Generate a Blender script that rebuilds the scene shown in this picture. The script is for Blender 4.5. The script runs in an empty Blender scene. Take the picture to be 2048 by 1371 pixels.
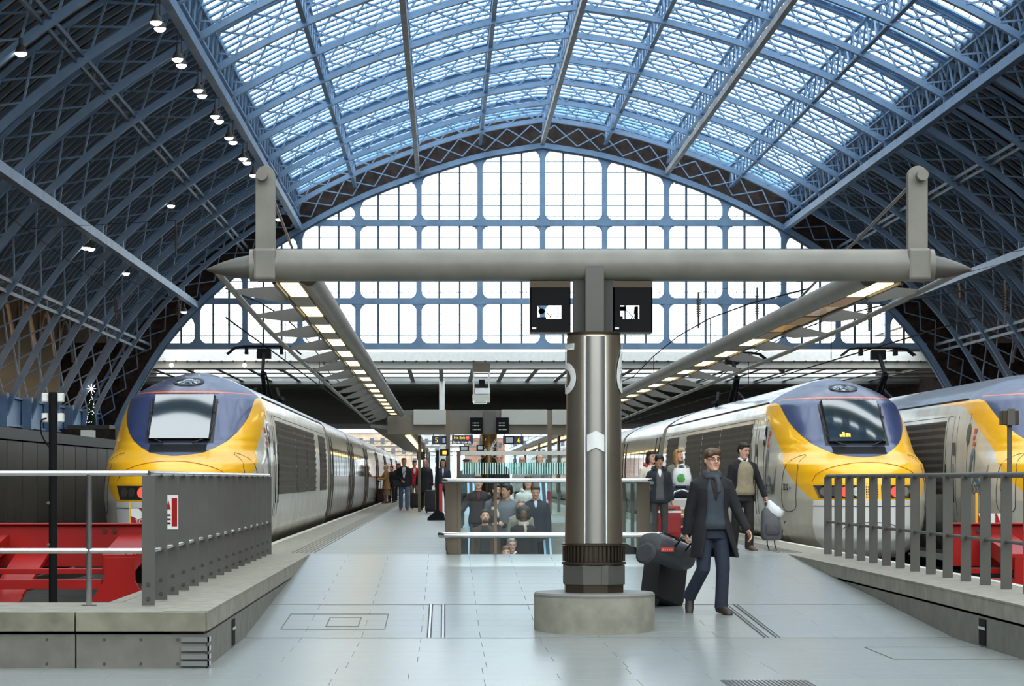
import bpy, bmesh, math, random
from mathutils import Vector, Matrix
random.seed(7)
SC = bpy.context.scene
COL = SC.collection
# ------------------------------------------------------------------ camera, sky, exposure
F, CX, CY, EYE = 4900.0, 890.0, 957.0, 1.16      # focal length in pixels of the 2048 frame, principal point, eye height over platform
cd = bpy.data.cameras.new('camera')
cd.sensor_width = 36; cd.lens = F/2048*36
cd.shift_x = (1024-CX)/2048; cd.shift_y = (CY-685.5)/2048
cd.clip_end = 3000; cd.clip_start = 0.5
cam = bpy.data.objects.new('camera', cd); COL.objects.link(cam)
cam.location = (0, 0, EYE); cam.rotation_euler = (math.pi/2, 0, 0)
SC.camera = cam
wd = bpy.data.worlds.new('overcast'); SC.world = wd; wd.use_nodes = True
bg = wd.node_tree.nodes['Background']
bg.inputs[0].default_value = (0.90, 0.97, 1.0, 1); bg.inputs[1].default_value = 3.2
SC.view_settings.view_transform = 'Standard'; SC.view_settings.look = 'None'
SC.view_settings.gamma = 1.0; SC.view_settings.exposure = 0.5
SC.view_settings.use_curve_mapping = False
SC.cycles.max_bounces = 7; SC.cycles.diffuse_bounces = 4; SC.cycles.glossy_bounces = 3
SC.cycles.transparent_max_bounces = 24; SC.cycles.transmission_bounces = 4
SC.cycles.use_denoising = True
SC.cycles.caustics_reflective = False; SC.cycles.caustics_refractive = False
SC.cycles.sample_clamp_indirect = 6.0

# ------------------------------------------------------------------ helpers
def W(px, py, D): return Vector(((px-CX)*D/F, D, EYE+(CY-py)*D/F))
def PX(px, D): return (px-CX)*D/F
def PZ(py, D): return EYE+(CY-py)*D/F
def lin(c):
    c = c/255.0
    return c/12.92 if c <= 0.04045 else ((c+0.055)/1.055)**2.4
def rgb(r, g, b): return (lin(r), lin(g), lin(b), 1.0)
MATS = {}
def mat(name, col, rough=0.6, metal=0.0, noise=0.0, nscale=8.0, bump=0.0, spec=0.5, emit=None, estr=0.0, rand=0.0, coord='Object', stretch=None, dirt=None):
    if name in MATS: return MATS[name]
    m = bpy.data.materials.new(name); m.use_nodes = True
    nt = m.node_tree; b = nt.nodes['Principled BSDF']
    b.inputs['Base Color'].default_value = col
    b.inputs['Roughness'].default_value = rough; b.inputs['Metallic'].default_value = metal
    b.inputs['Specular IOR Level'].default_value = spec
    if emit:
        b.inputs['Emission Color'].default_value = emit; b.inputs['Emission Strength'].default_value = estr
    src = None
    if noise or bump:
        tc = nt.nodes.new('ShaderNodeTexCoord'); n = nt.nodes.new('ShaderNodeTexNoise')
        n.inputs['Scale'].default_value = nscale; n.inputs['Detail'].default_value = 5
        if stretch:
            mp = nt.nodes.new('ShaderNodeMapping'); mp.inputs['Scale'].default_value = stretch
            nt.links.new(tc.outputs[coord], mp.inputs[0]); nt.links.new(mp.outputs[0], n.inputs['Vector'])
        else:
            nt.links.new(tc.outputs[coord], n.inputs['Vector'])
        if noise:
            mx = nt.nodes.new('ShaderNodeMix'); mx.data_type = 'RGBA'
            d = dirt or tuple(c*(1-noise) for c in col[:3])+(1,)
            u = col if dirt else tuple(min(1, c*(1+noise)) for c in col[:3])+(1,)
            mx.inputs[6].default_value = d; mx.inputs[7].default_value = u
            mr = nt.nodes.new('ShaderNodeMapRange'); mr.inputs[1].default_value = 0.35; mr.inputs[2].default_value = 0.65
            nt.links.new(n.outputs[0], mr.inputs[0]); nt.links.new(mr.outputs[0], mx.inputs[0])
            src = mx.outputs[2]
        if bump:
            bp = nt.nodes.new('ShaderNodeBump'); bp.inputs['Strength'].default_value = bump; bp.inputs['Distance'].default_value = 0.02
            nt.links.new(n.outputs[0], bp.inputs['Height']); nt.links.new(bp.outputs[0], b.inputs['Normal'])
    if rand:
        oi = nt.nodes.new('ShaderNodeObjectInfo'); hs = nt.nodes.new('ShaderNodeHueSaturation')
        mr = nt.nodes.new('ShaderNodeMapRange'); mr.inputs[3].default_value = 1-rand; mr.inputs[4].default_value = 1+rand
        nt.links.new(oi.outputs['Random'], mr.inputs[0]); nt.links.new(mr.outputs[0], hs.inputs['Value'])
        if src: nt.links.new(src, hs.inputs['Color'])
        else: hs.inputs['Color'].default_value = col
        src = hs.outputs[0]
    if src: nt.links.new(src, b.inputs['Base Color'])
    MATS[name] = m
    return m
def glassmat(name, tint, refl=0.08, rough=0.02, fm=0.6):
    if name in MATS: return MATS[name]
    m = bpy.data.materials.new(name); m.use_nodes = True; nt = m.node_tree
    nt.nodes.remove(nt.nodes['Principled BSDF'])
    o = nt.nodes['Material Output']; t = nt.nodes.new('ShaderNodeBsdfTransparent'); g = nt.nodes.new('ShaderNodeBsdfGlossy')
    t.inputs[0].default_value = tint; g.inputs['Roughness'].default_value = rough
    mx = nt.nodes.new('ShaderNodeMixShader'); lw = nt.nodes.new('ShaderNodeLayerWeight'); lw.inputs[0].default_value = 0.25
    mu = nt.nodes.new('ShaderNodeMath'); mu.operation = 'MULTIPLY_ADD'; mu.inputs[1].default_value = fm; mu.inputs[2].default_value = refl
    nt.links.new(lw.outputs['Fresnel'], mu.inputs[0]); nt.links.new(mu.outputs[0], mx.inputs[0])
    nt.links.new(t.outputs[0], mx.inputs[1]); nt.links.new(g.outputs[0], mx.inputs[2]); nt.links.new(mx.outputs[0], o.inputs[0])
    MATS[name] = m
    return m

class MB:
    """collects geometry, then links it as ONE mesh object"""
    def __init__(s): s.v = []; s.f = []; s.m = []
    def add(s, vs, fs, mi=0):
        o = len(s.v); s.v += [tuple(v) for v in vs]
        for f in fs: s.f.append(tuple(i+o for i in f)); s.m.append(mi)
        return s
    def box(s, c, d, rot=None, mi=0):
        h = [x/2 for x in d]; vs = []
        for sx in (-1, 1):
            for sy in (-1, 1):
                for sz in (-1, 1):
                    v = Vector((sx*h[0], sy*h[1], sz*h[2]))
                    if rot is not None: v = rot @ v
                    vs.append(v+Vector(c))
        return s.add(vs, [(0,1,3,2),(4,6,7,5),(0,4,5,1),(2,3,7,6),(0,2,6,4),(1,5,7,3)], mi)
    def bb(s, x0, x1, y0, y1, z0, z1, mi=0):
        return s.box(((x0+x1)/2, (y0+y1)/2, (z0+z1)/2), (abs(x1-x0), abs(y1-y0), abs(z1-z0)), None, mi)
    def bar(s, p, q, w, h, up=(0,0,1), mi=0):
        p, q = Vector(p), Vector(q); d = q-p
        if d.length < 1e-6: return s
        y = d.normalized(); x = y.cross(Vector(up))
        if x.length < 1e-4: x = y.cross(Vector((1,0,0)))
        x.normalize(); z = x.cross(y)
        vs = [b + x*(sx*w/2) + z*(sz*h/2) for b in (p, q) for sx, sz in ((-1,-1),(1,-1),(1,1),(-1,1))]
        return s.add(vs, [(3,2,1,0),(4,5,6,7),(0,1,5,4),(1,2,6,5),(2,3,7,6),(3,0,4,7)], mi)
    def rings(s, rings, cap=True, mi=0):
        n = len(rings[0]); vs = [v for r in rings for v in r]; fs = []
        for i in range(len(rings)-1):
            for j in range(n):
                k = (j+1) % n
                fs.append((i*n+j, i*n+k, (i+1)*n+k, (i+1)*n+j))
        if cap:
            fs.append(tuple(range(n-1, -1, -1))); fs.append(tuple((len(rings)-1)*n+j for j in range(n)))
        return s.add(vs, fs, mi)
    def tube(s, pts, r, n=8, mi=0, cap=True, sq=1.0):
        pts = [Vector(p) for p in pts]
        rs = r if isinstance(r, (list, tuple)) else [r]*len(pts)
        R = []; ref = None
        for i, p in enumerate(pts):
            t = (pts[min(i+1, len(pts)-1)]-pts[max(i-1, 0)]).normalized()
            if ref is None:
                ref = t.cross(Vector((0,0,1)))
                if ref.length < 1e-3: ref = Vector((1,0,0))
            a = (ref - t*ref.dot(t)).normalized(); ref = a; b = t.cross(a)
            R.append([p + a*(rs[i]*math.cos(2*math.pi*j/n)) + b*(rs[i]*sq*math.sin(2*math.pi*j/n)) for j in range(n)])
        return s.rings(R, cap, mi)
    def cyl(s, c, r, h, n=16, axis='z', mi=0, r2=None):
        d = {'z': Vector((0,0,1)), 'y': Vector((0,1,0)), 'x': Vector((1,0,0))}[axis]
        return s.tube([Vector(c)-d*h/2, Vector(c)+d*h/2], [r, r if r2 is None else r2], n, mi)
    def lathe(s, c, prof, n=24, mi=0, cap=True):
        c = Vector(c)
        return s.rings([[c+Vector((r*math.cos(2*math.pi*j/n), r*math.sin(2*math.pi*j/n), z)) for j in range(n)] for r, z in prof], cap, mi)
    def prism(s, out, d, mi=0):
        d = Vector(d); out = [Vector(o) for o in out]
        return s.rings([out, [o+d for o in out]], True, mi)
    def ell(s, c, r, nu=12, nv=8, rot=None, mi=0):
        c = Vector(c); R = []
        for i in range(1, nv):
            t = math.pi*i/nv; ring = []
            for j in range(nu):
                u = 2*math.pi*j/nu
                v = Vector((r[0]*math.sin(t)*math.cos(u), r[1]*math.sin(t)*math.sin(u), -r[2]*math.cos(t)))
                if rot is not None: v = rot @ v
                ring.append(c+v)
            R.append(ring)
        return s.rings(R, True, mi)
    def mesh(s, name):
        me = bpy.data.meshes.new(name); me.from_pydata(s.v, [], s.f)
        me.update()
        return me
    def build(s, name, m, parent=None, smooth=False, bevel=0, fix=True):
        me = s.mesh(name)
        ms = m if isinstance(m, (list, tuple)) else [m]
        for x in ms: me.materials.append(x)
        if len(ms) > 1: me.polygons.foreach_set('material_index', s.m)
        if fix:
            b = bmesh.new(); b.from_mesh(me); bmesh.ops.recalc_face_normals(b, faces=b.faces)
            if bevel: bmesh.ops.bevel(b, geom=[e for e in b.edges if e.calc_face_angle(0) > 0.5], offset=bevel, segments=2, profile=0.5, affect='EDGES', clamp_overlap=True)
            b.to_mesh(me); b.free()
        if smooth:
            me.polygons.foreach_set('use_smooth', [True]*len(me.polygons))
            me.set_sharp_from_angle(angle=math.radians(40 if smooth is True else smooth))
        return link(name, me, parent)
def link(name, me, parent=None):
    o = bpy.data.objects.new(name, me); COL.objects.link(o)
    if parent is not None:
        o.parent = parent
        # geometry is written in world space: undo the parent's own placement
        o.matrix_parent_inverse = pinv(parent)
    return o
PW = {}
def pworld(o):
    m = Matrix.LocRotScale(o.location, o.rotation_euler, o.scale)
    return (pworld(o.parent) @ o.matrix_parent_inverse @ m) if o.parent else m
def pinv(o): return pworld(o).inverted()
def tag(o, label=None, cat=None, group=None, kind=None):
    if label: o['label'] = label
    if cat: o['category'] = cat
    if group: o['group'] = group
    if kind: o['kind'] = kind
    return o
def thing(name, label, cat, loc=(0,0,0), group=None, rz=0):
    o = bpy.data.objects.new(name, None); COL.objects.link(o); o.location = loc; o.rotation_euler = (0,0,rz); o.empty_display_size = 0.2
    return tag(o, label, cat, group)
def struct(name, loc=(0,0,0), label=None, cat=None):
    o = bpy.data.objects.new(name, None); COL.objects.link(o); o.location = loc; o.empty_display_size = 0.2
    return tag(o, label, cat, None, 'structure')
def same(name, me, parent, loc=(0,0,0), rot=(0,0,0), scale=(1,1,1)):
    """another object on shared mesh data, placed by its own transform (parent at world origin)"""
    o = bpy.data.objects.new(name, me); COL.objects.link(o); o.parent = parent
    o.location = loc; o.rotation_euler = rot; o.scale = scale
    return o
def text(name, body, size, m, parent, mtx, depth=0.004, align='CENTER', bold=0.0, sx=1.0):
    cu = bpy.data.curves.new(name, 'FONT'); cu.body = body; cu.size = size; cu.align_x = align; cu.align_y = 'CENTER'
    cu.extrude = depth; cu.offset = bold; cu.resolution_u = 3
    o = bpy.data.objects.new(name, cu)
    me = bpy.data.meshes.new_from_object(o)
    me.transform(Matrix.Diagonal((sx, 1, 1, 1))); me.transform(mtx)
    me.materials.clear(); me.materials.append(m)
    bpy.data.objects.remove(o)
    return link(name, me, parent)
def facing(p, ax=(1,0,0), up=(0,0,1)):
    """matrix that lays text flat with its reading direction along ax and its top along up"""
    x = Vector(ax).normalized(); y = Vector(up); y = (y - x*y.dot(x)).normalized(); z = x.cross(y)
    return Matrix(((x.x,y.x,z.x,p[0]),(x.y,y.y,z.y,p[1]),(x.z,y.z,z.z,p[2]),(0,0,0,1)))
def interp(pts, t):
    if t <= pts[0][0]: return pts[0][1]
    for a, b in zip(pts, pts[1:]):
        if t <= b[0]:
            u = (t-a[0])/(b[0]-a[0]); return a[1]+(b[1]-a[1])*u
    return pts[-1][1]
def smoothcurve(pts, n=8):
    """Catmull-Rom through 2-D or 3-D points"""
    P = [Vector(p) for p in pts]; out = []
    for i in range(len(P)-1):
        a, b, c, d = P[max(i-1,0)], P[i], P[i+1], P[min(i+2,len(P)-1)]
        for k in range(n):
            t = k/n
            out.append(0.5*((2*b)+(c-a)*t+(2*a-5*b+4*c-d)*t*t+(3*b-a-3*c+d)*t**3))
    out.append(P[-1])
    return out

# ------------------------------------------------------------------ materials
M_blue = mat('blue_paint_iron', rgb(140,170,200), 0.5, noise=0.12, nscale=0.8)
M_gut = mat('lit_gutter_blue', rgb(156,204,242), 0.5, noise=0.08, nscale=0.8)  # roof blue made lighter for the bright light there; ribs get the duller copy
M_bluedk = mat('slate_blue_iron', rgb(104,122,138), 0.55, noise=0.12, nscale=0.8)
M_greyiron = mat('grey_dusty_iron', rgb(196,196,194), 0.6, noise=0.15, nscale=1)
M_board = mat('brown_boards', rgb(206,180,150), 0.85, noise=0.35, nscale=1.2, stretch=(0.3,1,0.3))
M_brick = mat('dark_brick', rgb(74,60,52), 0.9, noise=0.35, nscale=2.0)
M_glass = glassmat('roof_glass', (0.95,0.98,1,1), 0.02)
M_screen = glassmat('screen_glass', (0.97,1,1,1), 0.02)
M_clear = glassmat('balustrade_glass', (0.93,0.985,0.98,1), 0.006, fm=0.25)
M_beam = mat('grey_cast_concrete_paint', rgb(116,112,103), 0.45, noise=0.12, nscale=3, spec=0.5)
M_steel = mat('stainless_steel', rgb(205,205,205), 0.22, 1.0)
M_plate = mat('grey_painted_plate', rgb(92,90,85), 0.5, 0.3, noise=0.06, nscale=3)
M_bronze = mat('bronze_sheet', rgb(158,146,128), 0.30, 0.85, noise=0.08, nscale=2)
M_bronzedk = mat('dark_bronze', rgb(96,86,74), 0.3, 0.85)
M_conc = mat('pale_concrete', rgb(138,134,122), 0.8, noise=0.14, nscale=5, bump=0.15)
M_concd = mat('mid_concrete', rgb(112,110,102), 0.8, noise=0.12, nscale=5, bump=0.1)
M_tile = mat('pale_stone_paver', rgb(134,138,135), 0.28, noise=0.05, nscale=9, rand=0.018, coord='Object', spec=0.5)
M_edge = mat('white_edge_paint', rgb(200,196,184), 0.6, noise=0.08, nscale=6)
M_black = mat('black_paint', rgb(15,15,16), 0.8, spec=0.2)
M_dark = mat('soot_dark', rgb(40,38,36), 0.8, noise=0.2, nscale=2)
M_groove = mat('dark_joint', rgb(70,70,70), 0.8)
M_mortar = mat('grey_mortar', rgb(104,106,104), 0.85)
M_red = mat('red_gloss_paint', rgb(154,17,11), 0.35, noise=0.1, nscale=2)
M_white = mat('white_paint', rgb(225,226,222), 0.5, noise=0.05, nscale=3)
M_offw = mat('off_white_panel', rgb(196,194,184), 0.5)
M_yellow = mat('yellow_paint', rgb(240,180,30), 0.45)
M_navy = mat('navy_sign', rgb(34,38,62), 0.4)
M_lampY = mat('warm_lamp_panel', rgb(255,225,150), 0.5, emit=(1.0,0.74,0.30,1), estr=2.6)
M_lampW = mat('white_lamp', rgb(255,250,240), 0.5, emit=(1.0,0.95,0.86,1), estr=9)
M_darkpost = mat('dark_grey_post', rgb(58,56,53), 0.6)
M_lampR = mat('red_tail_lamp', rgb(255,30,20), 0.4, emit=(1.0,0.03,0.02,1), estr=3)
M_lampO = mat('orange_lamp', rgb(255,150,30), 0.4, emit=(1.0,0.35,0.03,1), estr=2.2)
M_txtY = mat('lit_yellow_letters', rgb(255,220,40), 0.5, emit=(1.0,0.75,0.05,1), estr=0.8)
M_txtW = mat('lit_white_letters', rgb(240,240,235), 0.5, emit=(1,1,0.95,1), estr=0.5)
# ------------------------------------------------------------------ the arched roof
RX = 7.82                      # the crown lies this far right of the camera
BAY, YE = 8.93, 187.5          # rib spacing, last full rib
_arc = smoothcurve([(0,28.4),(5,27.55),(10,26.05),(15,24.1),(19.6,21.7),(24,18.9),(28,15.5),(30.8,12.3),(33,8.8),(34.4,6.1),(35.2,3.6),(35.7,0.2)], 6)
def arcpts(off=0.0, a=-99, b=99):
    """points (x, z) of the roof curve shifted outwards, left foot to right foot, limited to a..b across"""
    out = []
    n = len(_arc)
    right = []
    for i, p in enumerate(_arc):
        t = (_arc[min(i+1,n-1)]-_arc[max(i-1,0)]).normalized()
        nx, nz = -t.y, t.x
        if nz < 0 or (abs(nz) < 1e-6 and nx < 0): nx, nz = -nx, -nz
        if i == 0: nx, nz = 0, 1
        right.append((p.x+nx*off, p.y+nz*off))
    full = [(-x, z) for x, z in reversed(right[1:])]+right
    # clip with linear interpolation at a and b
    res = []
    for i in range(len(full)-1):
        (x0,z0),(x1,z1) = full[i], full[i+1]
        for lim in (a, b):
            if x0 < lim < x1: res.append((lim, z0+(z1-z0)*(lim-x0)/(x1-x0)))
        if a <= x1 <= b: res.append((x1,z1))
        if i == 0 and a <= x0: res.insert(0,(x0,z0))
    return sorted(set(res), key=lambda p: (p[0] if abs(p[0])<34 else p[0], 0))
def roofz(x, off=0.0):
    p = arcpts(off); return interp(p, x)
def sweep(mb, pts, y, w, h, mi=0):
    """rectangular bar along roof points: w along the hall, h downwards-outwards"""
    R = []
    n = len(pts)
    for i, (x, z) in enumerate(pts):
        x0,z0 = pts[max(i-1,0)]; x1,z1 = pts[min(i+1,n-1)]
        l = math.hypot(x1-x0, z1-z0); nx, nz = -(z1-z0)/l, (x1-x0)/l
        R.append([(RX+x-nx*h/2, y-w/2, z-nz*h/2),(RX+x-nx*h/2, y+w/2, z-nz*h/2),(RX+x+nx*h/2, y+w/2, z+nz*h/2),(RX+x+nx*h/2, y-w/2, z+nz*h/2)])
    return mb.rings(R, True, mi)
def thin(pts, k): return [p for i, p in enumerate(pts) if i % k == 0 or i == len(pts)-1]

ceiling = struct('ceiling', (RX, 100, 0))
def at(y, me, name, parent): return same(name, me, parent, (-RX, y-100, 0))
# one rib, shared by all
low, top = thin(arcpts(0.14),2), thin(arcpts(1.9),2)
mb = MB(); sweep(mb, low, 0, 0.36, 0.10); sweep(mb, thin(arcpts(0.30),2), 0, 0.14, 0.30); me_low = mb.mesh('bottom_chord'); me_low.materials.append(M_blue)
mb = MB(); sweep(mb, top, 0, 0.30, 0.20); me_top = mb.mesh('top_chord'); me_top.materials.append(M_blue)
dense_l, dense_t = arcpts(0.4), arcpts(1.8)
def alongarc(pts, step):
    L = [0]
    for a, b in zip(pts, pts[1:]): L.append(L[-1]+math.hypot(b[0]-a[0], b[1]-a[1]))
    N = int(L[-1]/step); out = []
    for k in range(N+1):
        s = L[-1]*k/N
        for i in range(len(L)-1):
            if L[i+1] >= s-1e-6:
                u = (s-L[i])/(L[i+1]-L[i]); out.append((pts[i][0]+(pts[i+1][0]-pts[i][0])*u, pts[i][1]+(pts[i+1][1]-pts[i][1])*u)); break
    return out
la = alongarc(dense_l, 1.85); N = len(la)
Lt = alongarc(dense_t, 0.05)
ta = [Lt[int(round(k*(len(Lt)-1)/(N-1)))] for k in range(N)]
mb = MB()
for k in range(N-1):
    mb.bar((RX+la[k][0], -0.05, la[k][1]), (RX+ta[k+1][0], -0.05, ta[k+1][1]), 0.09, 0.11, (0,1,0))
    mb.bar((RX+ta[k][0], 0.05, ta[k][1]), (RX+la[k+1][0], 0.05, la[k+1][1]), 0.09, 0.11, (0,1,0))
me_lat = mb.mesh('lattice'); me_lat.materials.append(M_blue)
YF = YE - 21*BAY
ribs = [YE - k*BAY for k in range(22)]
for i, y in enumerate(ribs):
    r = bpy.data.objects.new('rib', None); COL.objects.link(r); r.parent = ceiling; r.location = (-RX, y-100, 0)
    for nm, me in (('bottom_chord', me_low), ('top_chord', me_top), ('lattice', me_lat)):
        if y < 40 and nm == 'lattice': continue
        same(nm, me, r)
# glazing gutters (louvre-like strips of the ridge and furrow glazing) and glass, one per ridge
PIT = BAY/6
g = thin(arcpts(2.05, -19.6, 19.6), 2)
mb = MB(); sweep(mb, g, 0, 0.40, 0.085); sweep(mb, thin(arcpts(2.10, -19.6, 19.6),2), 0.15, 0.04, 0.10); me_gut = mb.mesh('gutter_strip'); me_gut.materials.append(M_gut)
gd = alongarc(arcpts(2.1, -19.6, 19.6), 0.9); gr = alongarc(arcpts(2.24, -19.6, 19.6), 0.9)
gr = [gr[int(round(k*(len(gr)-1)/(len(gd)-1)))] for k in range(len(gd))]
mb = MB()
for (x,z),(x2,z2) in zip(gd, gr):
    mb.bar((RX+x,-PIT/2+PIT/2,z),(RX+x2,PIT/2,z2),0.04,0.05); mb.bar((RX+x2,PIT/2,z2),(RX+x,PIT,z),0.04,0.05)
sweep(mb, thin(arcpts(2.25,-19.6,19.6),3), PIT/2, 0.05, 0.04)
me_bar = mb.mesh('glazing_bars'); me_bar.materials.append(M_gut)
mb = MB(); t1, t2 = thin(arcpts(2.13,-19.6,19.6),4), thin(arcpts(2.27,-19.6,19.6),4)
n = min(len(t1), len(t2))
for i in range(n-1):
    a,b,c,d = t1[i],t1[i+1],t2[i+1],t2[i]
    mb.add([(RX+a[0],0,a[1]),(RX+b[0],0,b[1]),(RX+c[0],PIT/2,c[1]),(RX+d[0],PIT/2,d[1])],[(0,1,2,3)])
    mb.add([(RX+a[0],PIT,a[1]),(RX+b[0],PIT,b[1]),(RX+c[0],PIT/2,c[1]),(RX+d[0],PIT/2,d[1])],[(3,2,1,0)])
me_gl = mb.mesh('glass_pane'); me_gl.materials.append(M_glass)
y = YE + 6*PIT - 0.3
while y > YF:
    at(y, me_gut, 'gutter_strip', ceiling)
    if y > 60: tag(at(y, me_bar, 'glazing_bar', ceiling), kind='stuff')
    at(y, me_gl, 'glass_pane', ceiling)
    y -= PIT
# boarded haunches: sheathing boards on dark rafters
for s in (-1, 1):
    a, b = (19.6, 33.4) if s > 0 else (-33.4, -19.6)
    pts = arcpts(2.25, a, b); mb = MB()
    sweep(mb, thin(pts,2), 0, PIT*0.60, 0.06); sweep(mb, thin(arcpts(2.38,a,b),2), PIT/2, PIT*1.01, 0.05)
    me_brd = mb.mesh('board'); me_brd.materials.append(M_board)
    mb = MB(); sweep(mb, thin(arcpts(2.12,a,b),2), 0.0, 0.28, 0.2); me_raf = mb.mesh('rafter'); me_raf.materials.append(M_bluedk)
    y = YE + 5.8*PIT
    while y > YF:
        at(y, me_brd, 'board', ceiling); at(y-0.45, me_raf, 'rafter', ceiling)
        y -= PIT
# long members
YL0, YL1 = YF, 196.3
def longbeam(rel, zoff, w, h, m, name='purlin'):
    z = roofz(rel)+zoff
    return MB().bb(RX+rel-w/2, RX+rel+w/2, YL0, YL1, z-h/2, z+h/2).build(name, m, ceiling)
longbeam(0,-0.30,0.30,0.40,M_greyiron,'main_beam')
for s in (-1,1):
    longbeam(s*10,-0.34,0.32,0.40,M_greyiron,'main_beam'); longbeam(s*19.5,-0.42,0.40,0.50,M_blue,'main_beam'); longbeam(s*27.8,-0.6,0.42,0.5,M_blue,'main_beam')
for rel in (-23.8,23.8,-31.6,31.6):
    for d in (-0.16,0.16):
        z = roofz(rel+d)+0.5; MB().bb(RX+rel+d-0.06, RX+rel+d+0.06, YL0, YL1, z-0.1, z+0.1).build('purlin', M_bluedk, ceiling)
# lattice purlins between the ribs
for rel in (-19.5,-15,-10,-5,0,5,10,15,19.5):
    z0, z1 = roofz(rel,0.0)+0.35, roofz(rel)+1.95
    mb = MB(); mb.bb(RX+rel-0.13, RX+rel+0.13, 60, YL1-0.4, z0-0.05, z0+0.07); mb.bb(RX+rel-0.1, RX+rel+0.1, 60, YL1-0.4, z1-0.05, z1+0.05)
    for y in ribs:
        if y < 70: break
        for k in range(4):
            a = y + k*BAY/4; mb.bar((RX+rel,a,z0),(RX+rel,a+BAY/8,z1),0.10,0.06); mb.bar((RX+rel,a+BAY/8,z1),(RX+rel,a+BAY/4,z0),0.10,0.06)
    tag(mb.build('lattice_purlin', M_blue, ceiling))
# brackets under the blue main beams
mb = MB()
for y in ribs:
    if y < 80: break
    for s in (-1,1):
        for rel, dz in ((19.5,-0.4),(27.8,-0.55)):
            x = RX+s*rel; z = roofz(rel)
            mb.bar((x,y,z+dz),(x,y,z+0.2),0.16,0.16); mb.bar((x,y,z+dz+0.2),(x+s*0.5,y,z+0.1),0.08,0.08)
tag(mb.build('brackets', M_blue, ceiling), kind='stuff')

# ------------------------------------------------------------------ end screen (glazed gable)
YS = 196.5; SS = F/YS
window = struct('window_1', (RX, YS, 10))
mull = [(395,0),(490,0),(600,0),(716,0),(838,0),(960,0),(1085,0),(1209,0),(1333,0),(1450,0),(1567,0),(1676,0),(1775,0)]
mx = [(p[0]-CX)/SS for p in mull]
def scrtop(x): return roofz(x-RX)-0.75
ZB = PZ(692,YS); ZT = [PZ(602,YS), PZ(446,YS)]
for x in mx: MB().bb(x-0.22,x+0.22,YS-0.2,YS+0.2,ZB,scrtop(x)+0.3).build('mullion', M_blue, window)
for z in [ZB]+ZT:
    xs = [x/10 for x in range(-260,420) if scrtop(x/10) > z]
    MB().bb(min(xs)-0.2,max(xs)+0.2,YS-0.22,YS+0.22,z-0.24,z+0.24).build('transom', M_blue, window)
ex = [mx[0]-3.9]+mx+[mx[-1]+3.9]
bars = []
for a, b in zip(ex, ex[1:]):
    for k in (1,2):
        x = a+(b-a)*k/3
        if scrtop(x) > ZB+0.4:
            bars.append(x); MB().bb(x-0.085,x+0.085,YS-0.14,YS+0.05,ZB,scrtop(x)+0.2).build('glazing_bar', M_bluedk, window)
mb = MB()
z = ZB+0.85
while z < 27:
    xs = [x/4 for x in range(-104,168) if scrtop(x/4) > z]
    if xs: mb.bb(min(xs),max(xs),YS-0.02,YS+0.02,z-0.03,z+0.03)
    z += 0.87
x = -22
while x < 38:
    if scrtop(x) > ZB+0.3: mb.bb(x-0.012,x+0.012,YS+0.03,YS+0.05,ZB,scrtop(x)+0.1)
    x += 0.56
tag(mb.build('wire_grid', mat('thin_wire', rgb(120,170,190),0.5), window), kind='stuff')
# rounded gussets at every crossing
mb = MB(); R = 0.62
def gusset(x, z, sx, sz):
    if z+sz*R > scrtop(x+sx*R)+0.9: return
    o = [(x, YS-0.16, z)]
    for k in range(7):
        a = math.pi/2*k/6
        o.append((x+sx*(R-R*math.sin(a)), YS-0.16, z+sz*(R-R*math.cos(a))))
    mb.prism(o, (0,0.3,0))
for x in mx:
    for z in [ZB]+ZT:
        for sx in (-1,1):
            for sz in (-1,1):
                if z == ZB and sz < 0: continue
                gusset(x+sx*0.2, z+sz*0.22, sx, sz)
    for sx in (-1,1):
        zt = min(scrtop(x+sx*0.2), scrtop(x+sx*0.9)); 
        o = [(x+sx*0.2,YS-0.16,zt+0.4),(x+sx*0.2,YS-0.16,zt-0.75),(x+sx*0.35,YS-0.16,zt-0.32),(x+sx*0.75,YS-0.16,scrtop(x+sx*0.75)+0.02),(x+sx*0.9,YS-0.16,zt+0.4)]
        mb.prism(o,(0,0.3,0))
mb.build('gusset', M_blue, window)
# panes between the bars
allx = sorted([(x,0.22) for x in mx]+[(x,0.05) for x in bars]); zz = [ZB]+ZT+[40]
for (a,ra),(b,rb) in zip(allx, allx[1:]):
    for z0, z1 in zip(zz, zz[1:]):
        t0, t1 = min(z1, scrtop(a)+0.1), min(z1, scrtop(b)+0.1)
        if max(t0,t1) < z0+0.2: continue
        t0, t1 = max(t0, z0), max(t1, z0)
        MB().add([(a,YS,z0),(b,YS,z0),(b,YS,t1),(a,YS,t0)],[(0,1,2,3)]).build('pane', M_screen, window, fix=False)
# arch rim of the screen, its lattice and the dark gable behind it
endrib = bpy.data.objects.new('end_rib', None); COL.objects.link(endrib); endrib.parent = ceiling; endrib.location = (-RX, YS-100, 0)
mb = MB(); sweep(mb, arcpts(-0.55), YS-0.1, 0.7, 0.42); mb.build('rim', M_blue, endrib)
mb = MB(); sweep(mb, arcpts(-0.80), YS, 0.5, 0.16); mb.build('rim', M_bluedk, endrib)
o = same('lattice', me_lat, endrib, (0,-0.6,-0.65)); o = same('top_chord', me_top, endrib, (0,-0.6,0))
gable = struct('wall_end', (RX, YS, 20))
mb = MB(); A, B = arcpts(-0.45,-34,34), arcpts(2.7,-34,34); n = min(len(A),len(B))
B = [(x, roofz(x,2.7)) for x,_ in A]
mb.rings([[(RX+a[0],YS+0.3,a[1]),(RX+a[0],YS+0.6,a[1]),(RX+b[0],YS+0.6,b[1]+0.3),(RX+b[0],YS+0.3,b[1]+0.3)] for a,b in zip(A,B)])
mb.build('gable_band', M_brick, gable)

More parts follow.
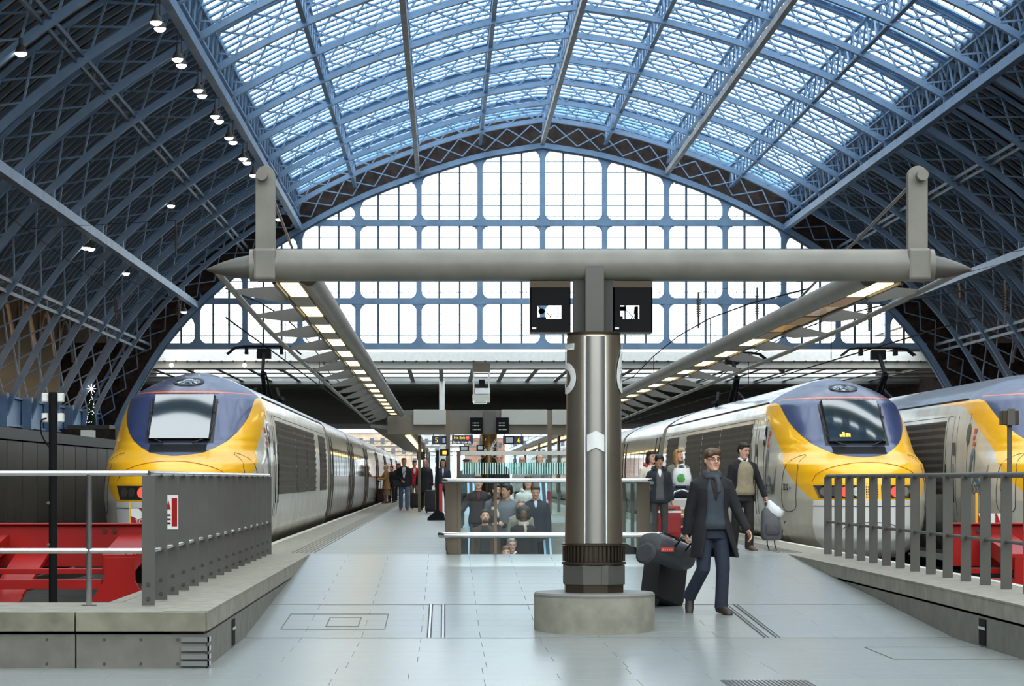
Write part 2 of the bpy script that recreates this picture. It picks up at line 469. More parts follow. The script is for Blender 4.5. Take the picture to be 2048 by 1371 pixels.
# ------------------------------------------------------------------ side walls, south wall, ground
for nm, s in (('wall_left',-1),('wall_right',1)):
    x = RX+s*37.6
    w = struct(nm, (x, 90, 0))
    MB().bb(x-0.4,x+0.4,YF,270,-1.2,6.0).build('brick_base', M_brick, w)
    MB().bb(x-s*1.9-0.1,x-s*1.9+0.1,YF,YE+9,4.6,6.3).build('plate_girder', M_blue, w)
    MB().bb(x-s*1.9-0.3,x-s*1.9+0.3,YF,YE+9,6.3,6.42).build('girder_flange', M_blue, w)
    MB().bb(x-s*1.9-0.3,x-s*1.9+0.3,YF,YE+9,4.5,4.62).build('girder_flange', M_blue, w)
    # open gothic bays above the base: brick piers, glazing bars and lit brick behind
    MB().bb(x+s*2.0,x+s*2.4,YF,270,6,17).build('brick_back', M_brick, w)
    xe_ = RX+s*33.3; ze_ = roofz(33.3,2.3)
    MB().add([(xe_,YF,ze_+0.3),(xe_,270,ze_+0.3),(x+s*2.2,270,16.9),(x+s*2.2,YF,16.9)],[(0,1,2,3)]).build('sky_leak_cover', M_board, w, fix=False)  # added cover that keeps leaking sky light off the bay walls
    for y in ribs:
        if y < 90: break
        lp = bpy.data.lights.new('bay_lamp','POINT'); lp.energy = 150 if s < 0 else 70; lp.color = (1,0.55,0.2); lp.shadow_soft_size = 0.3
        lo = bpy.data.objects.new('bay_lamp', lp); COL.objects.link(lo); lo.location = (x+s*1.2, y-BAY/2, 7.6)
        MB().bb(x-0.3,x+1.4 if s>0 else x+0.3,y-0.35,y+0.35,6,14).build('pier', M_bluedk, w) if s>0 else MB().bb(x-1.4,x+0.3,y-0.35,y+0.35,6,14).build('pier', M_bluedk, w)
        MB().bb(x-s*2.4-0.3,x-s*2.4+0.3,y-0.4,y+0.4,4.4,6.5).build('bracket', M_blue, w)
        # arched head of each bay
        mb = MB(); pts = [(x, y+0.35+ (BAY-0.7)*k/8, 10.5+3.0*math.sin(math.pi*k/8)) for k in range(9)]
        mb.tube(pts, 0.14, 6); mb.build('arch_head', M_greyiron, w)
south = struct('wall_south', (RX, YF-1, 0))
MB().bb(RX-38,RX+38,YF-1.5,YF-0.5,-1.2,9).build('brick_wall', M_brick, south)
ground = struct('ground', (0,150,-1.0))
for a_ in ((-900,900,-40,36),(-900,0,36,48.4),(3.3,900,36,48.4),(-900,900,48.4,2200)):
    MB().bb(*a_,-1.25,-1.05).build('ballast', mat('dark_ballast', rgb(58,54,50),0.95,noise=0.3,nscale=1.5), ground)

# ------------------------------------------------------------------ flat roof beyond the screen
ext = struct('canopy_roof', (RX, 300, 10))
Y0 = 214.0
MB().bb(-27,44,Y0,Y0+1.0,PZ(722,Y0),PZ(703,Y0)).build('edge_beam', M_white, ext)
MB().bb(-27,44,Y0+0.3,Y0+3.0,PZ(735,Y0),PZ(722,Y0)).build('edge_beam', M_offw, ext)
mb = MB()
x = -26.5
while x < 43.5: mb.bb(x-0.08,x+0.08,Y0-0.08,Y0,PZ(724,Y0),PZ(720.5,Y0)); x += 1.0
tag(mb.build('bolts', M_dark, ext), kind='stuff')
Z = PZ(738.5,Y0+4.5)
M_deck = mat('dark_deck', rgb(176,178,178),0.8,noise=0.15,nscale=0.5)
M_joist = mat('grey_joist', rgb(140,144,142),0.7)
y = Y0+3.0
for r in range(3):
    MB().bb(-40,60,y,y+1.9,Z,Z+0.06).build('joist', M_joist, ext)
    y += 1.9
    x = -26
    while x < 44:
        MB().bb(x-0.2,x+0.2,y,y+7.4,Z,Z+0.05).build('rib_strip', M_joist, ext); x += 2.85
    MB().add([(-40,y,Z+0.1),(60,y,Z+0.1),(60,y+7.4,Z+0.1),(-40,y+7.4,Z+0.1)],[(0,1,2,3)]).build('rooflight', M_glass, ext, fix=False)
    y += 7.4
MB().bb(-45,62,y,430,Z,Z+0.5).build('deck', M_deck, ext)
while y < 425:
    MB().bb(-45,62,y,y+0.6,Z-0.28,Z).build('joist', M_joist, ext); y += 5.5
MB().bb(-45,62,429,430,Z-1.0,Z+0.5).build('fascia', M_deck, ext)
for px_,D in ((884,244),):
    x = PX(px_,D); MB().cyl((x,D,Z/2-0.5),0.28,Z+1.0,16).build('column', M_white, ext, smooth=True)
for xa,xb in ((-40,-24.6),(41,58)):
    MB().bb(xa,xb,YS+0.8,YS+1.2,-1.2,Z+1.2).build('side_wall', M_brick, ext)
    for k in range(7): MB().bb((-44 if xa<0 else 61)-0.3,(-44 if xa<0 else 61)+0.3,220+k*33,220.6+k*33,-1.2,Z).build('column', M_concd, ext)
# diagonal brackets of the edge beam
for px_ in (330,520,1550,1790):
    x = PX(px_,Y0); MB().bar((x,Y0+0.4,PZ(715,Y0)),(x+1.6,Y0+7,Z+0.1),0.5,0.4).build('bracket', M_conc, ext)

# ------------------------------------------------------------------ town beyond
towns = [(690,840,866,760,'buff','weathered buff brick warehouse beyond the platform end, left of the footway'),(760,905,868,820,'grey','grey stone terrace beyond the track gantries, just left of the canopy'),(930,1010,876,900,'brick','red brick office block in the distance between the two number signs'),(1020,1250,872,840,'grey','pale grey block in the distance right of the brick one'),(560,700,868,900,'brick','dark brick tenement far behind the left train roof')]
tc = {'buff':rgb(178,160,138),'grey':rgb(176,182,184),'brick':rgb(150,112,94)}
for i,(a,b,t,D,k,lab) in enumerate(towns):
    x0,x1,z1 = PX(a,D),PX(b,D),PZ(t,D)
    th = thing('building', lab, 'building', ((x0+x1)/2,D,-1.05))
    MB().bb(x0,x1,D,D+14,-1.05,z1).build('wall', mat('town_'+k, tc[k], 0.9, noise=0.2, nscale=0.3), th)
    MB().prism([(x0,D-0.3,z1),(x1,D-0.3,z1),(x1,D+7,z1+3),(x0,D+7,z1+3)],(0,14,0)).build('roof', M_deck, th)
    nx = max(2,int((x1-x0)/3.2))
    for r in range(4):
        for c in range(nx):
            x = x0+(c+0.5)*(x1-x0)/nx; z = z1-2.4-r*3.1
            if z > 0: MB().bb(x-0.6,x+0.6,D-0.12,D+0.1,z-0.9,z+0.9).build('window', mat('town_window',rgb(70,80,92),0.2), th)
for j,D in enumerate((470,560,660)):
    th = thing('track_gantry', ('nearest','middle','farthest')[j]+' of the grey steel track gantries beyond the roof edge', 'gantry', (-8,D,-1.05), 'track gantries outside')
    for x in (-22,10): MB().bb(x-0.15,x+0.15,D-0.15,D+0.15,-1.05,8.5).build('post', M_plate, th)
    mb = MB(); mb.bb(-22,10,D-0.1,D+0.1,8.3,8.5); mb.bb(-22,10,D-0.1,D+0.1,7.3,7.45)
    for k in range(20): mb.bar((-22+k*1.6,D,7.4),(-22+(k+1)*1.6,D,8.4),0.08,0.08)
    mb.build('lattice_beam', M_plate, th)
    for x in (-17,-9,-3.5,3): MB().bb(x-0.05,x+0.05,D-0.05,D+0.05,5.6,7.4).build('dropper', M_plate, th)
# ------------------------------------------------------------------ platforms, ramp, lower floor
XL, XR = -2.1, 5.3            # ramp cut between the two edge strips
EL, ER = -3.15, 6.3           # platform edges
YA, YR0, YR1 = 21.4, 25.4, 37.6
ZLOW = -0.49
def floorz(y):
    if y <= YR0: return ZLOW
    if y >= YR1: return 0.0
    return ZLOW*(YR1-y)/(YR1-YR0)
floor = struct('floor', (1.6, 30, ZLOW))
# bed under the pavers
mb = MB()
mb.rings([[(x,y,z) for x,z in ((-12,floorz(y)-0.02),(14,floorz(y)-0.02),(14,-1.1),(-12,-1.1))] for y in (2,YA)])
mb.build('bed', M_concd, floor)
mb = MB()
mb.rings([[(x,y,z) for x,z in ((XL-0.02,floorz(y)-0.02),(XR+0.02,floorz(y)-0.02),(XR+0.02,-1.1),(XL-0.02,-1.1))] for y in (YA,YR0,YR1)])
mb.build('bed', M_mortar, floor)
# pavers: three zones split by metal cross strips
def pavers(y0, y1, dy, dx, x0, x1):
    n = max(1, round((y1-y0)/dy)); h = (y1-y0)/n; nx = max(1, round((x1-x0)/dx)); w = (x1-x0)/nx
    cache = {}
    for r in range(n):
        ya, yb = y0+r*h, y0+(r+1)*h
        sl = math.atan2(floorz(yb-0.001)-floorz(ya+0.001), h)
        off = (r % 2)*w/2
        xs = [x0]+[x0+off+k*w for k in range(0, nx+1) if x0+0.05 < x0+off+k*w < x1-0.05]+[x1]
        for a, b in zip(xs, xs[1:]):
            key = (round(b-a,3), round(h,3))
            if key not in cache:
                m = MB(); W_, H_ = (b-a)/2-0.0013, h/2-0.0013
                m.rings([[(-W_,-H_,-0.03),(W_,-H_,-0.03),(W_,H_,-0.03),(-W_,H_,-0.03)],[(-W_,-H_,-0.002),(W_,-H_,-0.002),(W_,H_,-0.002),(-W_,H_,-0.002)],[(-W_+.002,-H_+.002,0),(W_-.002,-H_+.002,0),(W_-.002,H_-.002,0),(-W_+.002,H_-.002,0)]])
                me = m.mesh('paver'); me.materials.append(M_tile); cache[key] = me
            o = same('paver', cache[key], floor, ((a+b)/2-1.6, (ya+yb)/2-30, (floorz(ya)+floorz(yb))/2-ZLOW), (sl,0,0))
pavers(17.0, 21.4, 0.62, 1.2, -4.7, 6.6)
pavers(21.4, YR0, 0.62, 1.2, XL, XR)
pavers(YR0, 29.2, 0.62, 1.2, XL, XR)
pavers(29.2, YR1, 0.62, 1.2, XL, XR)
n = 0
for y in (YR0, 29.2):
    sl = math.atan2(-ZLOW, YR1-YR0)
    MB().box((1.6,y,floorz(y)+0.002),(7.4,0.03,0.008)).build('metal_strip', M_steel, floor)
for px_ in (858,886,1534,1557):
    x = PX(px_,YR0)
    for d in (-0.018,0.018):
        MB().bar((x+d,YR0+0.02,floorz(YR0)+0.003),(x+d,29.18,floorz(29.2)+0.003),0.014,0.008).build('metal_strip', M_groove, floor)
    MB().bar((x,YR0+0.02,floorz(YR0)+0.002),(x,29.18,floorz(29.2)+0.002),0.02,0.006).build('metal_strip', M_steel, floor)
# access cover joints and floor grille
MG = M_groove
def cover(x0,x1,y0,y1):
    mb = MB()
    for a,b in (((x0,y0),(x1,y0)),((x0,y1),(x1,y1)),((x0,y0),(x0,y1)),((x1,y0),(x1,y1))):
        mb.bar((a[0],a[1],floorz(a[1])+0.002),(b[0],b[1],floorz(b[1])+0.002),0.010,0.006)
    mb.build('access_cover_joint', M_mortar, floor)
cover(PX(563,26.4),PX(770,26.4),26.3,28.0); cover(PX(650,26.4),PX(715,26.4),26.6,27.6)
cover(PX(1765,23),PX(2040,23),22.4,24.0)
g = MB(); gx0, gx1 = PX(1450,19.7), PX(1625,19.7)
g.bb(gx0,gx1,19.2,20.05,ZLOW,ZLOW+0.004); g.build('floor_grille', M_groove, floor)
x = gx0+0.03
while x < gx1-0.03:
    MB().bb(x-0.007,x+0.007,19.22,20.03,ZLOW+0.004,ZLOW+0.01).build('grille_bar', M_steel, floor); x += 0.035

# platform slabs (pit edges at EL / ER), with the well of the escalators left open
WX0, WX1, WY0, WY1 = 0.02, 3.25, 37.75, 48.2
plat = struct('platform', (1.6, 120, 0))
M_plat = mat('platform_paving', rgb(138,142,138), 0.38, noise=0.06, nscale=1.2, spec=0.5, stretch=(0.5,6,1))
def slab(x0,x1,y0,y1,m=M_plat,nm='slab',z=0.0):
    return MB().bb(x0,x1,y0,y1,-1.1,z).build(nm, m, plat)
slab(XL,WX0,YR1,260); slab(WX1,XR,YR1,260); slab(WX0,WX1,WY1,260); slab(WX0,WX1,YR1,WY0)
slab(EL+0.12,XL,YA+1.6,260,M_conc,'edge_strip'); slab(XR,ER-0.12,YA-2,260,M_conc,'edge_strip')
slab(EL,EL+0.12,38.5,260,M_edge,'edge_coping',0.004); slab(EL,EL+0.12,YA+1.6,38.5,M_conc,'edge_coping',0.004); slab(ER-0.12,ER,YA-2,260,M_edge,'edge_coping',0.004)
slab(-12,XL,YA,YA+1.6,M_conc,'end_strip')
# fine cross joints of the platform paving
mb = MB(); y = YR1+0.6
while y < 80:
    mb.bb(XL,WX0,y-0.004,y+0.004,-0.01,0.0015)
    if y > WY1: mb.bb(WX0,WX1,y-0.004,y+0.004,-0.01,0.0015)
    mb.bb(WX1,XR,y-0.004,y+0.004,-0.01,0.0015)
    y += 0.62
tag(mb.build('paving_joints', mat('pale_joint', rgb(112,114,112),0.8), plat), kind='stuff')
# tactile strip lines beside the edges
mb = MB()
for k in range(6):
    for x in (XL-0.05+k*0.07-0.25, XR+0.05-k*0.07+0.25): mb.bb(x-0.012,x+0.012,38.5,200,0,0.005)
tag(mb.build('tactile_ribs', M_concd, plat), kind='stuff')
# cladding of the two ramp walls: coping stones over panels with a dark shadow groove
def rampwall(nm, x, s, y0, y1):
    w = struct(nm, (x, 30, 0))
    MB().bb(x-s*0.30 if s>0 else x, x if s>0 else x+0.30, y0, y1, -1.0, -0.001).build('core', M_groove, w)
    y = y0
    while y < y1-0.05:
        e = min(y+0.92, y1)
        t = 0.03
        MB().box((x+s*t/2-s*0.004,(y+e)/2,-0.085),(t,e-y-0.008,0.17)).build('coping_stone', M_conc, w, bevel=0.004)
        zb = min(-0.22, floorz((y+e)/2))-0.1
        if floorz(y) < -0.22:
            MB().box((x+s*t/2-s*0.012,(y+e)/2,(-0.195+zb)/2),(t,e-y-0.008,-0.195-zb)).build('panel', M_concd, w, bevel=0.003)
        y = e
    MB().bb(x-s*0.36, x+s*0.03, y0, y1, -0.012, 0.006).build('nosing', M_conc, w)
    # slot with a steel bar
    ys = 23.9
    MB().bb(x+s*0.012,x+s*0.028,ys,ys+0.30,-0.47,-0.215).build('recess', M_black, w)
    MB().bb(x+s*0.012,x+s*0.034,ys,ys+0.30,-0.32,-0.29).build('steel_bar', M_steel, w)
rampwall('trim_1', XL, 1, YA, YR1); rampwall('trim_2', XR, -1, YA-2, YR1)
# front face of the left end strip
w = struct('trim_3', (-5, YA, 0))
for a,b in ((-12,-9.1),(-9.1,-6.1),(-6.1,-3.22),(-3.22,XL+0.02)):
    MB().box(((a+b)/2,YA-0.035,-0.085),(b-a-0.012,0.09,0.17)).build('coping_stone', mat('stained_concrete', rgb(124,120,104),0.85,noise=0.25,nscale=3,bump=0.15), w, bevel=0.006)
    MB().box(((a+b)/2,YA-0.015,-0.3475),(b-a-0.012,0.05,0.305)).build('panel', M_concd, w, bevel=0.004)
    for x in (a+0.25,(a+b)/2,b-0.25):
        for z in (-0.24,-0.45): MB().cyl((x,YA-0.042,z),0.012,0.01,8,'y').build('bolt', M_groove, w)
MB().bb(-12,XL,YA,YA+0.1,-0.6,-0.01).build('core', M_groove, w)
for z in (-0.24,-0.32,-0.39,-0.45):
    mb = MB(); mb.bb(XL-0.20,XL+0.045,YA-0.06,YA-0.045,z-0.022,z+0.022); mb.bb(XL+0.03,XL+0.045,YA-0.06,YA+0.12,z-0.022,z+0.022)
    for d in (-0.13,-0.06): mb.cyl((XL+d,YA-0.063,z),0.007,0.006,8,'y')
    mb.build('corner_plate', M_steel, w)
# track beds and rails
tr = struct('trackbed', (0,150,-1.0))
for xc in (-4.65,7.73,11.25,15.5,-9.0):
    for d in (-0.75,0.75):
        MB().bb(xc+d-0.035,xc+d+0.035,26,430,-1.06,-0.80).build('rail', M_bronzedk, tr)
    if xc > -9:
        mb = MB(); y = 27
        while y < 60: mb.bb(xc-1.3,xc+1.3,y-0.12,y+0.12,-1.06,-0.93); y += 0.65
        tag(mb.build('sleepers', M_concd, tr), kind='stuff')

# ------------------------------------------------------------------ railings
def rail_y(mb, x, y0, y1, z, r): mb.tube([(x,y0,z),(x,y1,z)], r, 12)
fl = thing('railing', 'grey slatted railing on the left concrete edge, with round steel rails and a warning sign', 'railing', (-2.7,YA+1.3,0))
FX = -2.7; YFR = 22.45
M_rail = M_steel
for z in (1.21,0.50):
    mb = MB(); mb.tube([(-9.0,YFR,z),(FX-0.02,YFR,z)],0.026,12); mb.tube([(FX-0.02,YFR,z),(FX+0.0,YFR+0.2,z),(FX,37.5,z)],0.026,12); mb.build('handrail' if z > 1 else 'mid_rail', M_rail, fl, smooth=True)
for k in range(16):
    y = 22.3+k*1.0; p = MB(); p.box((FX-0.0,y,0.60),(0.118,0.016,1.18)); p.build('slat', M_plate, fl, bevel=0.002)
    for z in (0.07,0.2): MB().cyl((FX,y-0.012,z),0.018,0.012,8,'y').build('bolt', M_darkpost, fl)
x = PX(178,YFR)
MB().cyl((x,YFR,0.6),0.027,1.2,14).build('post', M_rail, fl, smooth=True); MB().cyl((x,YFR,0.004),0.07,0.008,16).build('base_plate', M_plate, fl)
for xx in (-5.6,-7.4): MB().cyl((xx,YFR,0.6),0.027,1.2,14).build('post', M_rail, fl, smooth=True)
sg = MB().bb(FX-0.075,FX+0.055,24.285,24.289,0.66,1.0).build('warning_sign', M_white, fl)
MB().bb(FX-0.008,FX+0.045,24.28,24.284,0.69,0.97).build('red_panel', M_red, sg)
MB().prism([(FX-0.062,24.28,0.86),(FX-0.02,24.28,0.86),(FX-0.041,24.28,0.95)],(0,0.004,0)).build('red_triangle', M_red, sg)
mb = MB()
for z in (0.80,0.76,0.72): mb.bb(FX-0.062,FX-0.02,24.281,24.284,z-0.008,z+0.008)
mb.build('lines', M_black, sg)
fr = thing('railing', 'grey railing of broad flat posts on the right concrete edge, with dull painted rails', 'railing', (5.9,31,0))
for z,r in ((1.2,0.03),(0.5,0.02)):
    mb = MB(); mb.tube([(5.9,20,z),(5.9,37.8,z)],r,12); mb.build('handrail' if z > 1 else 'mid_rail', M_plate, fr, smooth=True)
for k in range(18):
    y = 37.75-k*1.0; MB().box((5.9,y,0.595),(0.118,0.016,1.19)).build('slat', M_plate, fr, bevel=0.002)

# ------------------------------------------------------------------ central column with its crossbeam
CXX, CYY = 1.60, 26.35
zf = floorz(CYY)
col = thing('platform_column', 'bronze clad number column on a round stone base carrying a long grey crossbeam', 'column', (CXX,CYY,zf))
def plan(r, cut, n=48):
    out = []
    for j in range(n):
        a = 2*math.pi*j/n; x,y = r*math.cos(a), r*math.sin(a)
        x = max(-cut, x); out.append((x,y))
    return out
def solid(mb, pl, levels):
    mb.rings([[ (CXX+x*k, CYY+y*k, z) for x,y in pl] for k,z in levels])
pl = plan(0.655,0.64)
mb = MB(); solid(mb, pl, [(1,zf-0.1),(1,-0.10)]); mb.build('stone_base', mat('base_concrete', rgb(142,138,124),0.8,noise=0.18,nscale=4,bump=0.15), col, smooth=30)
mb = MB(); solid(mb, pl, [(1.0,-0.10),(1.0,-0.075),(0.975,-0.055)]); mb.build('base_cap', mat('cap_stone', rgb(116,114,108),0.5,noise=0.1,nscale=4), col, smooth=30)
oct8 = [(math.cos(math.pi/8+math.pi/4*k),math.sin(math.pi/8+math.pi/4*k)) for k in range(8)]
mb = MB(); solid(mb, oct8, [(0.335,-0.06),(0.335,0.03)]); mb.build('foot_collar', M_bronzedk, col)
mb = MB(); solid(mb, oct8, [(0.352,0.03),(0.352,0.24)]); mb.build('foot_block', M_plate, col, bevel=0.006)
mb = MB(); mb.bb(CXX+0.06,CXX+0.066,CYY-0.33,CYY-0.322,0.03,0.24); mb.build('joint', M_groove, col)
mb = MB()
for j in range(44):
    a = 2*math.pi*j/44; mb.box((CXX+0.322*math.cos(a),CYY+0.322*math.sin(a),0.36),(0.03,0.024,0.16),Matrix.Rotation(a,3,'Z'))
mb.cyl((CXX,CYY,0.36),0.31,0.2,40); mb.lathe((CXX,CYY,0),[(0.345,0.245),(0.345,0.27)],40); mb.lathe((CXX,CYY,0),[(0.345,0.45),(0.345,0.47),(0.31,0.475)],40)
mb.build('ribbed_collar', M_bronzedk, col, smooth=30)
ST = PZ(668,CYY-0.3)
mb = MB(); mb.lathe((CXX,CYY,0),[(0.312,0.47),(0.300,1.2),(0.290,ST-0.03),(0.283,ST)],64); mb.build('shaft', M_bronze, col, smooth=True)
# bright centre strip with raised edges and arrow
mb = MB(); n = 10
for z0,z1 in ((0.475,ST-0.02),):
    R = []
    for z,r in ((z0,0.317),(z1,0.294)):
        ring = [(CXX+r*math.sin(a)*1.0, CYY-r*math.cos(a)-0.006-0.035*math.cos(a/0.36*math.pi/2), z) for a in [(-0.36+0.72*k/n) for k in range(n+1)]]
        ring += [(p[0],p[1]+0.02,z) for p in reversed(ring)]
        R.append(ring)
    mb.rings(R)
mb.build('centre_strip', mat('brushed_steel', rgb(196,192,184),0.38,1.0), col, smooth=True)
for a in (-0.37,0.37):
    mb = MB(); mb.bar((CXX+0.318*math.sin(a),CYY-0.318*math.cos(a)-0.008,0.475),(CXX+0.295*math.sin(a),CYY-0.295*math.cos(a)-0.008,ST-0.02),0.012,0.012); mb.build('strip_edge', M_white, col)
za, zb, r = PZ(903,CYY-0.3), PZ(862,CYY-0.3), 0.322
mb = MB(); R = []
for k in range(9):
    a = -0.29+0.58*k/8; dz = 0.045*(1-abs(k-4)/4)
    R.append([(CXX+r*math.sin(a),CYY-r*math.cos(a)-0.006-0.036*math.cos(a/0.36*math.pi/2),z+dz) for z in (za,zb-0.04)]+[(CXX+(r-0.01)*math.sin(a),CYY-(r-0.01)*math.cos(a)-0.006-0.036*math.cos(a/0.36*math.pi/2),z+dz) for z in (zb-0.04,za)])
mb.rings(R); mb.build('arrow', M_white, col)
# the numbers wrapped round the shaft
def wrapped(ch, ang, z, size, nm):
    cu = bpy.data.curves.new(nm,'FONT'); cu.body = ch; cu.size = size; cu.align_x='CENTER'; cu.align_y='CENTER'; cu.extrude = 0.003; cu.resolution_u = 6
    o = bpy.data.objects.new(nm,cu); me = bpy.data.meshes.new_from_object(o); bpy.data.objects.remove(o)
    b = bmesh.new(); b.from_mesh(me)
    for _ in range(2): bmesh.ops.subdivide_edges(b, edges=[e for e in b.edges if e.calc_length() > 0.06], cuts=2)
    b.to_mesh(me); b.free()
    for v in me.vertices:
        a = ang+v.co.x/0.30; rr = 0.305+v.co.z
        v.co = (CXX+rr*math.sin(a), CYY-rr*math.cos(a), z+v.co.y)
    me.materials.clear(); me.materials.append(M_white); return link(nm, me, col)
wrapped('5',-1.22,PZ(742,CYY-0.2),0.78,'number_five'); wrapped('6',1.42,PZ(742,CYY-0.2),0.78,'number_six')
# neck, cap ring
BZ = PZ(530,CYY)
mb = MB(); mb.lathe((CXX,CYY,0),[(0.285,ST),(0.29,ST+0.01),(0.29,ST+0.03),(0.27,ST+0.035)],48); mb.build('cap_ring', M_bronzedk, col, smooth=30)
mb = MB(); mb.box((CXX,CYY-0.05,(ST+BZ)/2),(0.20,0.24,BZ-ST)); mb.build('neck', M_plate, col, bevel=0.004)
mb = MB(); mb.box((CXX,CYY+0.03,(ST+BZ)/2),(0.44,0.16,BZ-ST)); mb.build('neck_fin', M_darkpost, col)
bx0, bx1 = PX(500,CYY), PX(1866,CYY)
pts = [(bx0+(bx1-bx0)*k/40,CYY,BZ) for k in range(41)]
mb = MB(); mb.tube(pts,0.172,32); mb.build('crossbeam', M_beam, col, smooth=True)
for s,xe,tip in ((-1,bx0,PX(414,CYY)),(1,bx1,PX(1943,CYY))):
    # tapered wing tip
    L = abs(tip-xe)
    mb = MB(); mb.rings([[(xe+s*L*t, CYY+0.15*k*math.cos(a), BZ-0.02-0.03*t+0.13*kk*math.sin(a)) for a in [2*math.pi*j/16 for j in range(16)]] for t,k,kk in ((-0.02,1,1),(0.3,0.9,0.85),(0.6,0.7,0.6),(0.85,0.42,0.3),(1,0.12,0.08))]); mb.build('wing_tip', M_plate, col, smooth=True)
    ux = PX(531 if s<0 else 1834, CYY)
    mb = MB(); zt = PZ(352,CYY)
    o = [(ux-0.105,CYY-0.06,BZ),(ux+0.105,CYY-0.06,BZ)]+[(ux+0.105*math.cos(math.pi*k/10),CYY-0.06,zt+0.105*math.sin(math.pi*k/10)) for k in range(11)]
    mb.prism(o,(0,0.12,0)); mb.build('upright_plate', M_beam, col, bevel=0.006)
    mb = MB(); mb.cyl((ux+s*0.03,CYY-0.05,zt-0.005),0.062,0.26,20,'y'); mb.build('pin', M_beam, col, smooth=30)
    mb = MB(); mb.box((ux,CYY,BZ),(0.24,0.36,0.34)); mb.build('clamp', M_beam, col, bevel=0.03)
    # stay rod running back along the canopy
    mb = MB(); a = Vector((ux,CYY+0.05,zt-0.03)); b = Vector((ux-s*0.05,CYY+14,2.34+EYE-0.2)); mb.tube([a,b],0.018,8); mb.build('stay_rod', M_bronzedk, col, smooth=True)

# open backed display housings hanging on either side of the neck
for nm,x0,x1 in (('left',1060,1143),('right',1223,1304)):
    a,b = PX(x0,CYY),PX(x1,CYY)-(0.012 if nm=='left' else 0); a += 0 if nm=='left' else 0.012; z0,z1 = PZ(664,CYY),PZ(562,CYY)
    th = thing('display_housing', 'black open display housing hung under the crossbeam on the %s of the neck' % ('number five side' if nm=='left' else 'number six side'), 'housing', ((a+b)/2,CYY+0.1,z0))
    y0,y1 = CYY-0.05,CYY+0.22
    hx0,hx1 = (a+0.08,b-0.10) if nm=='left' else (a+0.08,b-0.14); hz0,hz1 = z0+0.14,z0+0.285
    mb = MB(); mb.bb(a,hx0,y0,y0+0.02,z0,z1-0.07); mb.bb(hx1,b,y0,y0+0.02,z0,z1-0.07); mb.bb(hx0,hx1,y0,y0+0.02,z0,hz0); mb.bb(hx0,hx1,y0,y0+0.02,hz1,z1-0.07); mb.build('face_plate', M_black, th)
    mb = MB(); mb.bb(a,a+0.012,y0,y1,z0,z1); mb.bb(b-0.012,b,y0,y1,z0,z1); mb.bb(a,b,y0,y1,z0-0.012,z0); mb.build('casing', M_bronzedk, th)
    MB().bb(a,b,y0-0.004,y1,z1-0.07,z1).build('top_band', M_bronzedk, th)
    mb = MB()
    for q in ([(hx0+0.02,hz1),(hx0+0.16,hz0+0.02)],[(hx0+0.17,hz1),(hx0+0.12,hz0)],[(hx1-0.03,hz1),(hx1-0.05,hz0)]): mb.tube([(q[0][0],y1-0.05,q[0][1]),((q[0][0]+q[1][0])/2+0.02,y1-0.03,(q[0][1]+q[1][1])/2),(q[1][0],y1-0.05,q[1][1])],0.004,6)
    mb.build('cable', M_black, th)
    mb = MB()
    if nm == 'left': mb.ell((hx0+0.05,y1-0.08,hz1-0.05),(0.035,0.03,0.032)); mb.bb(hx0,hx0+0.1,y1-0.1,y1-0.05,hz0,hz0+0.03)
    else: mb.bb(hx0,hx0+0.07,y1-0.1,y1-0.04,hz1-0.045,hz1); mb.bb(hx0,hx0+0.04,y1-0.1,y1-0.04,hz0,hz0+0.04); mb.bb(hx1-0.035,hx1,y1-0.1,y1-0.04,hz0,hz1)
    mb.build('fitting', M_black, th)
    MB().bb(a+0.02,a+0.065,y0-0.003,y0,z0+0.03,z0+0.05).build('label_plate', M_white, th)

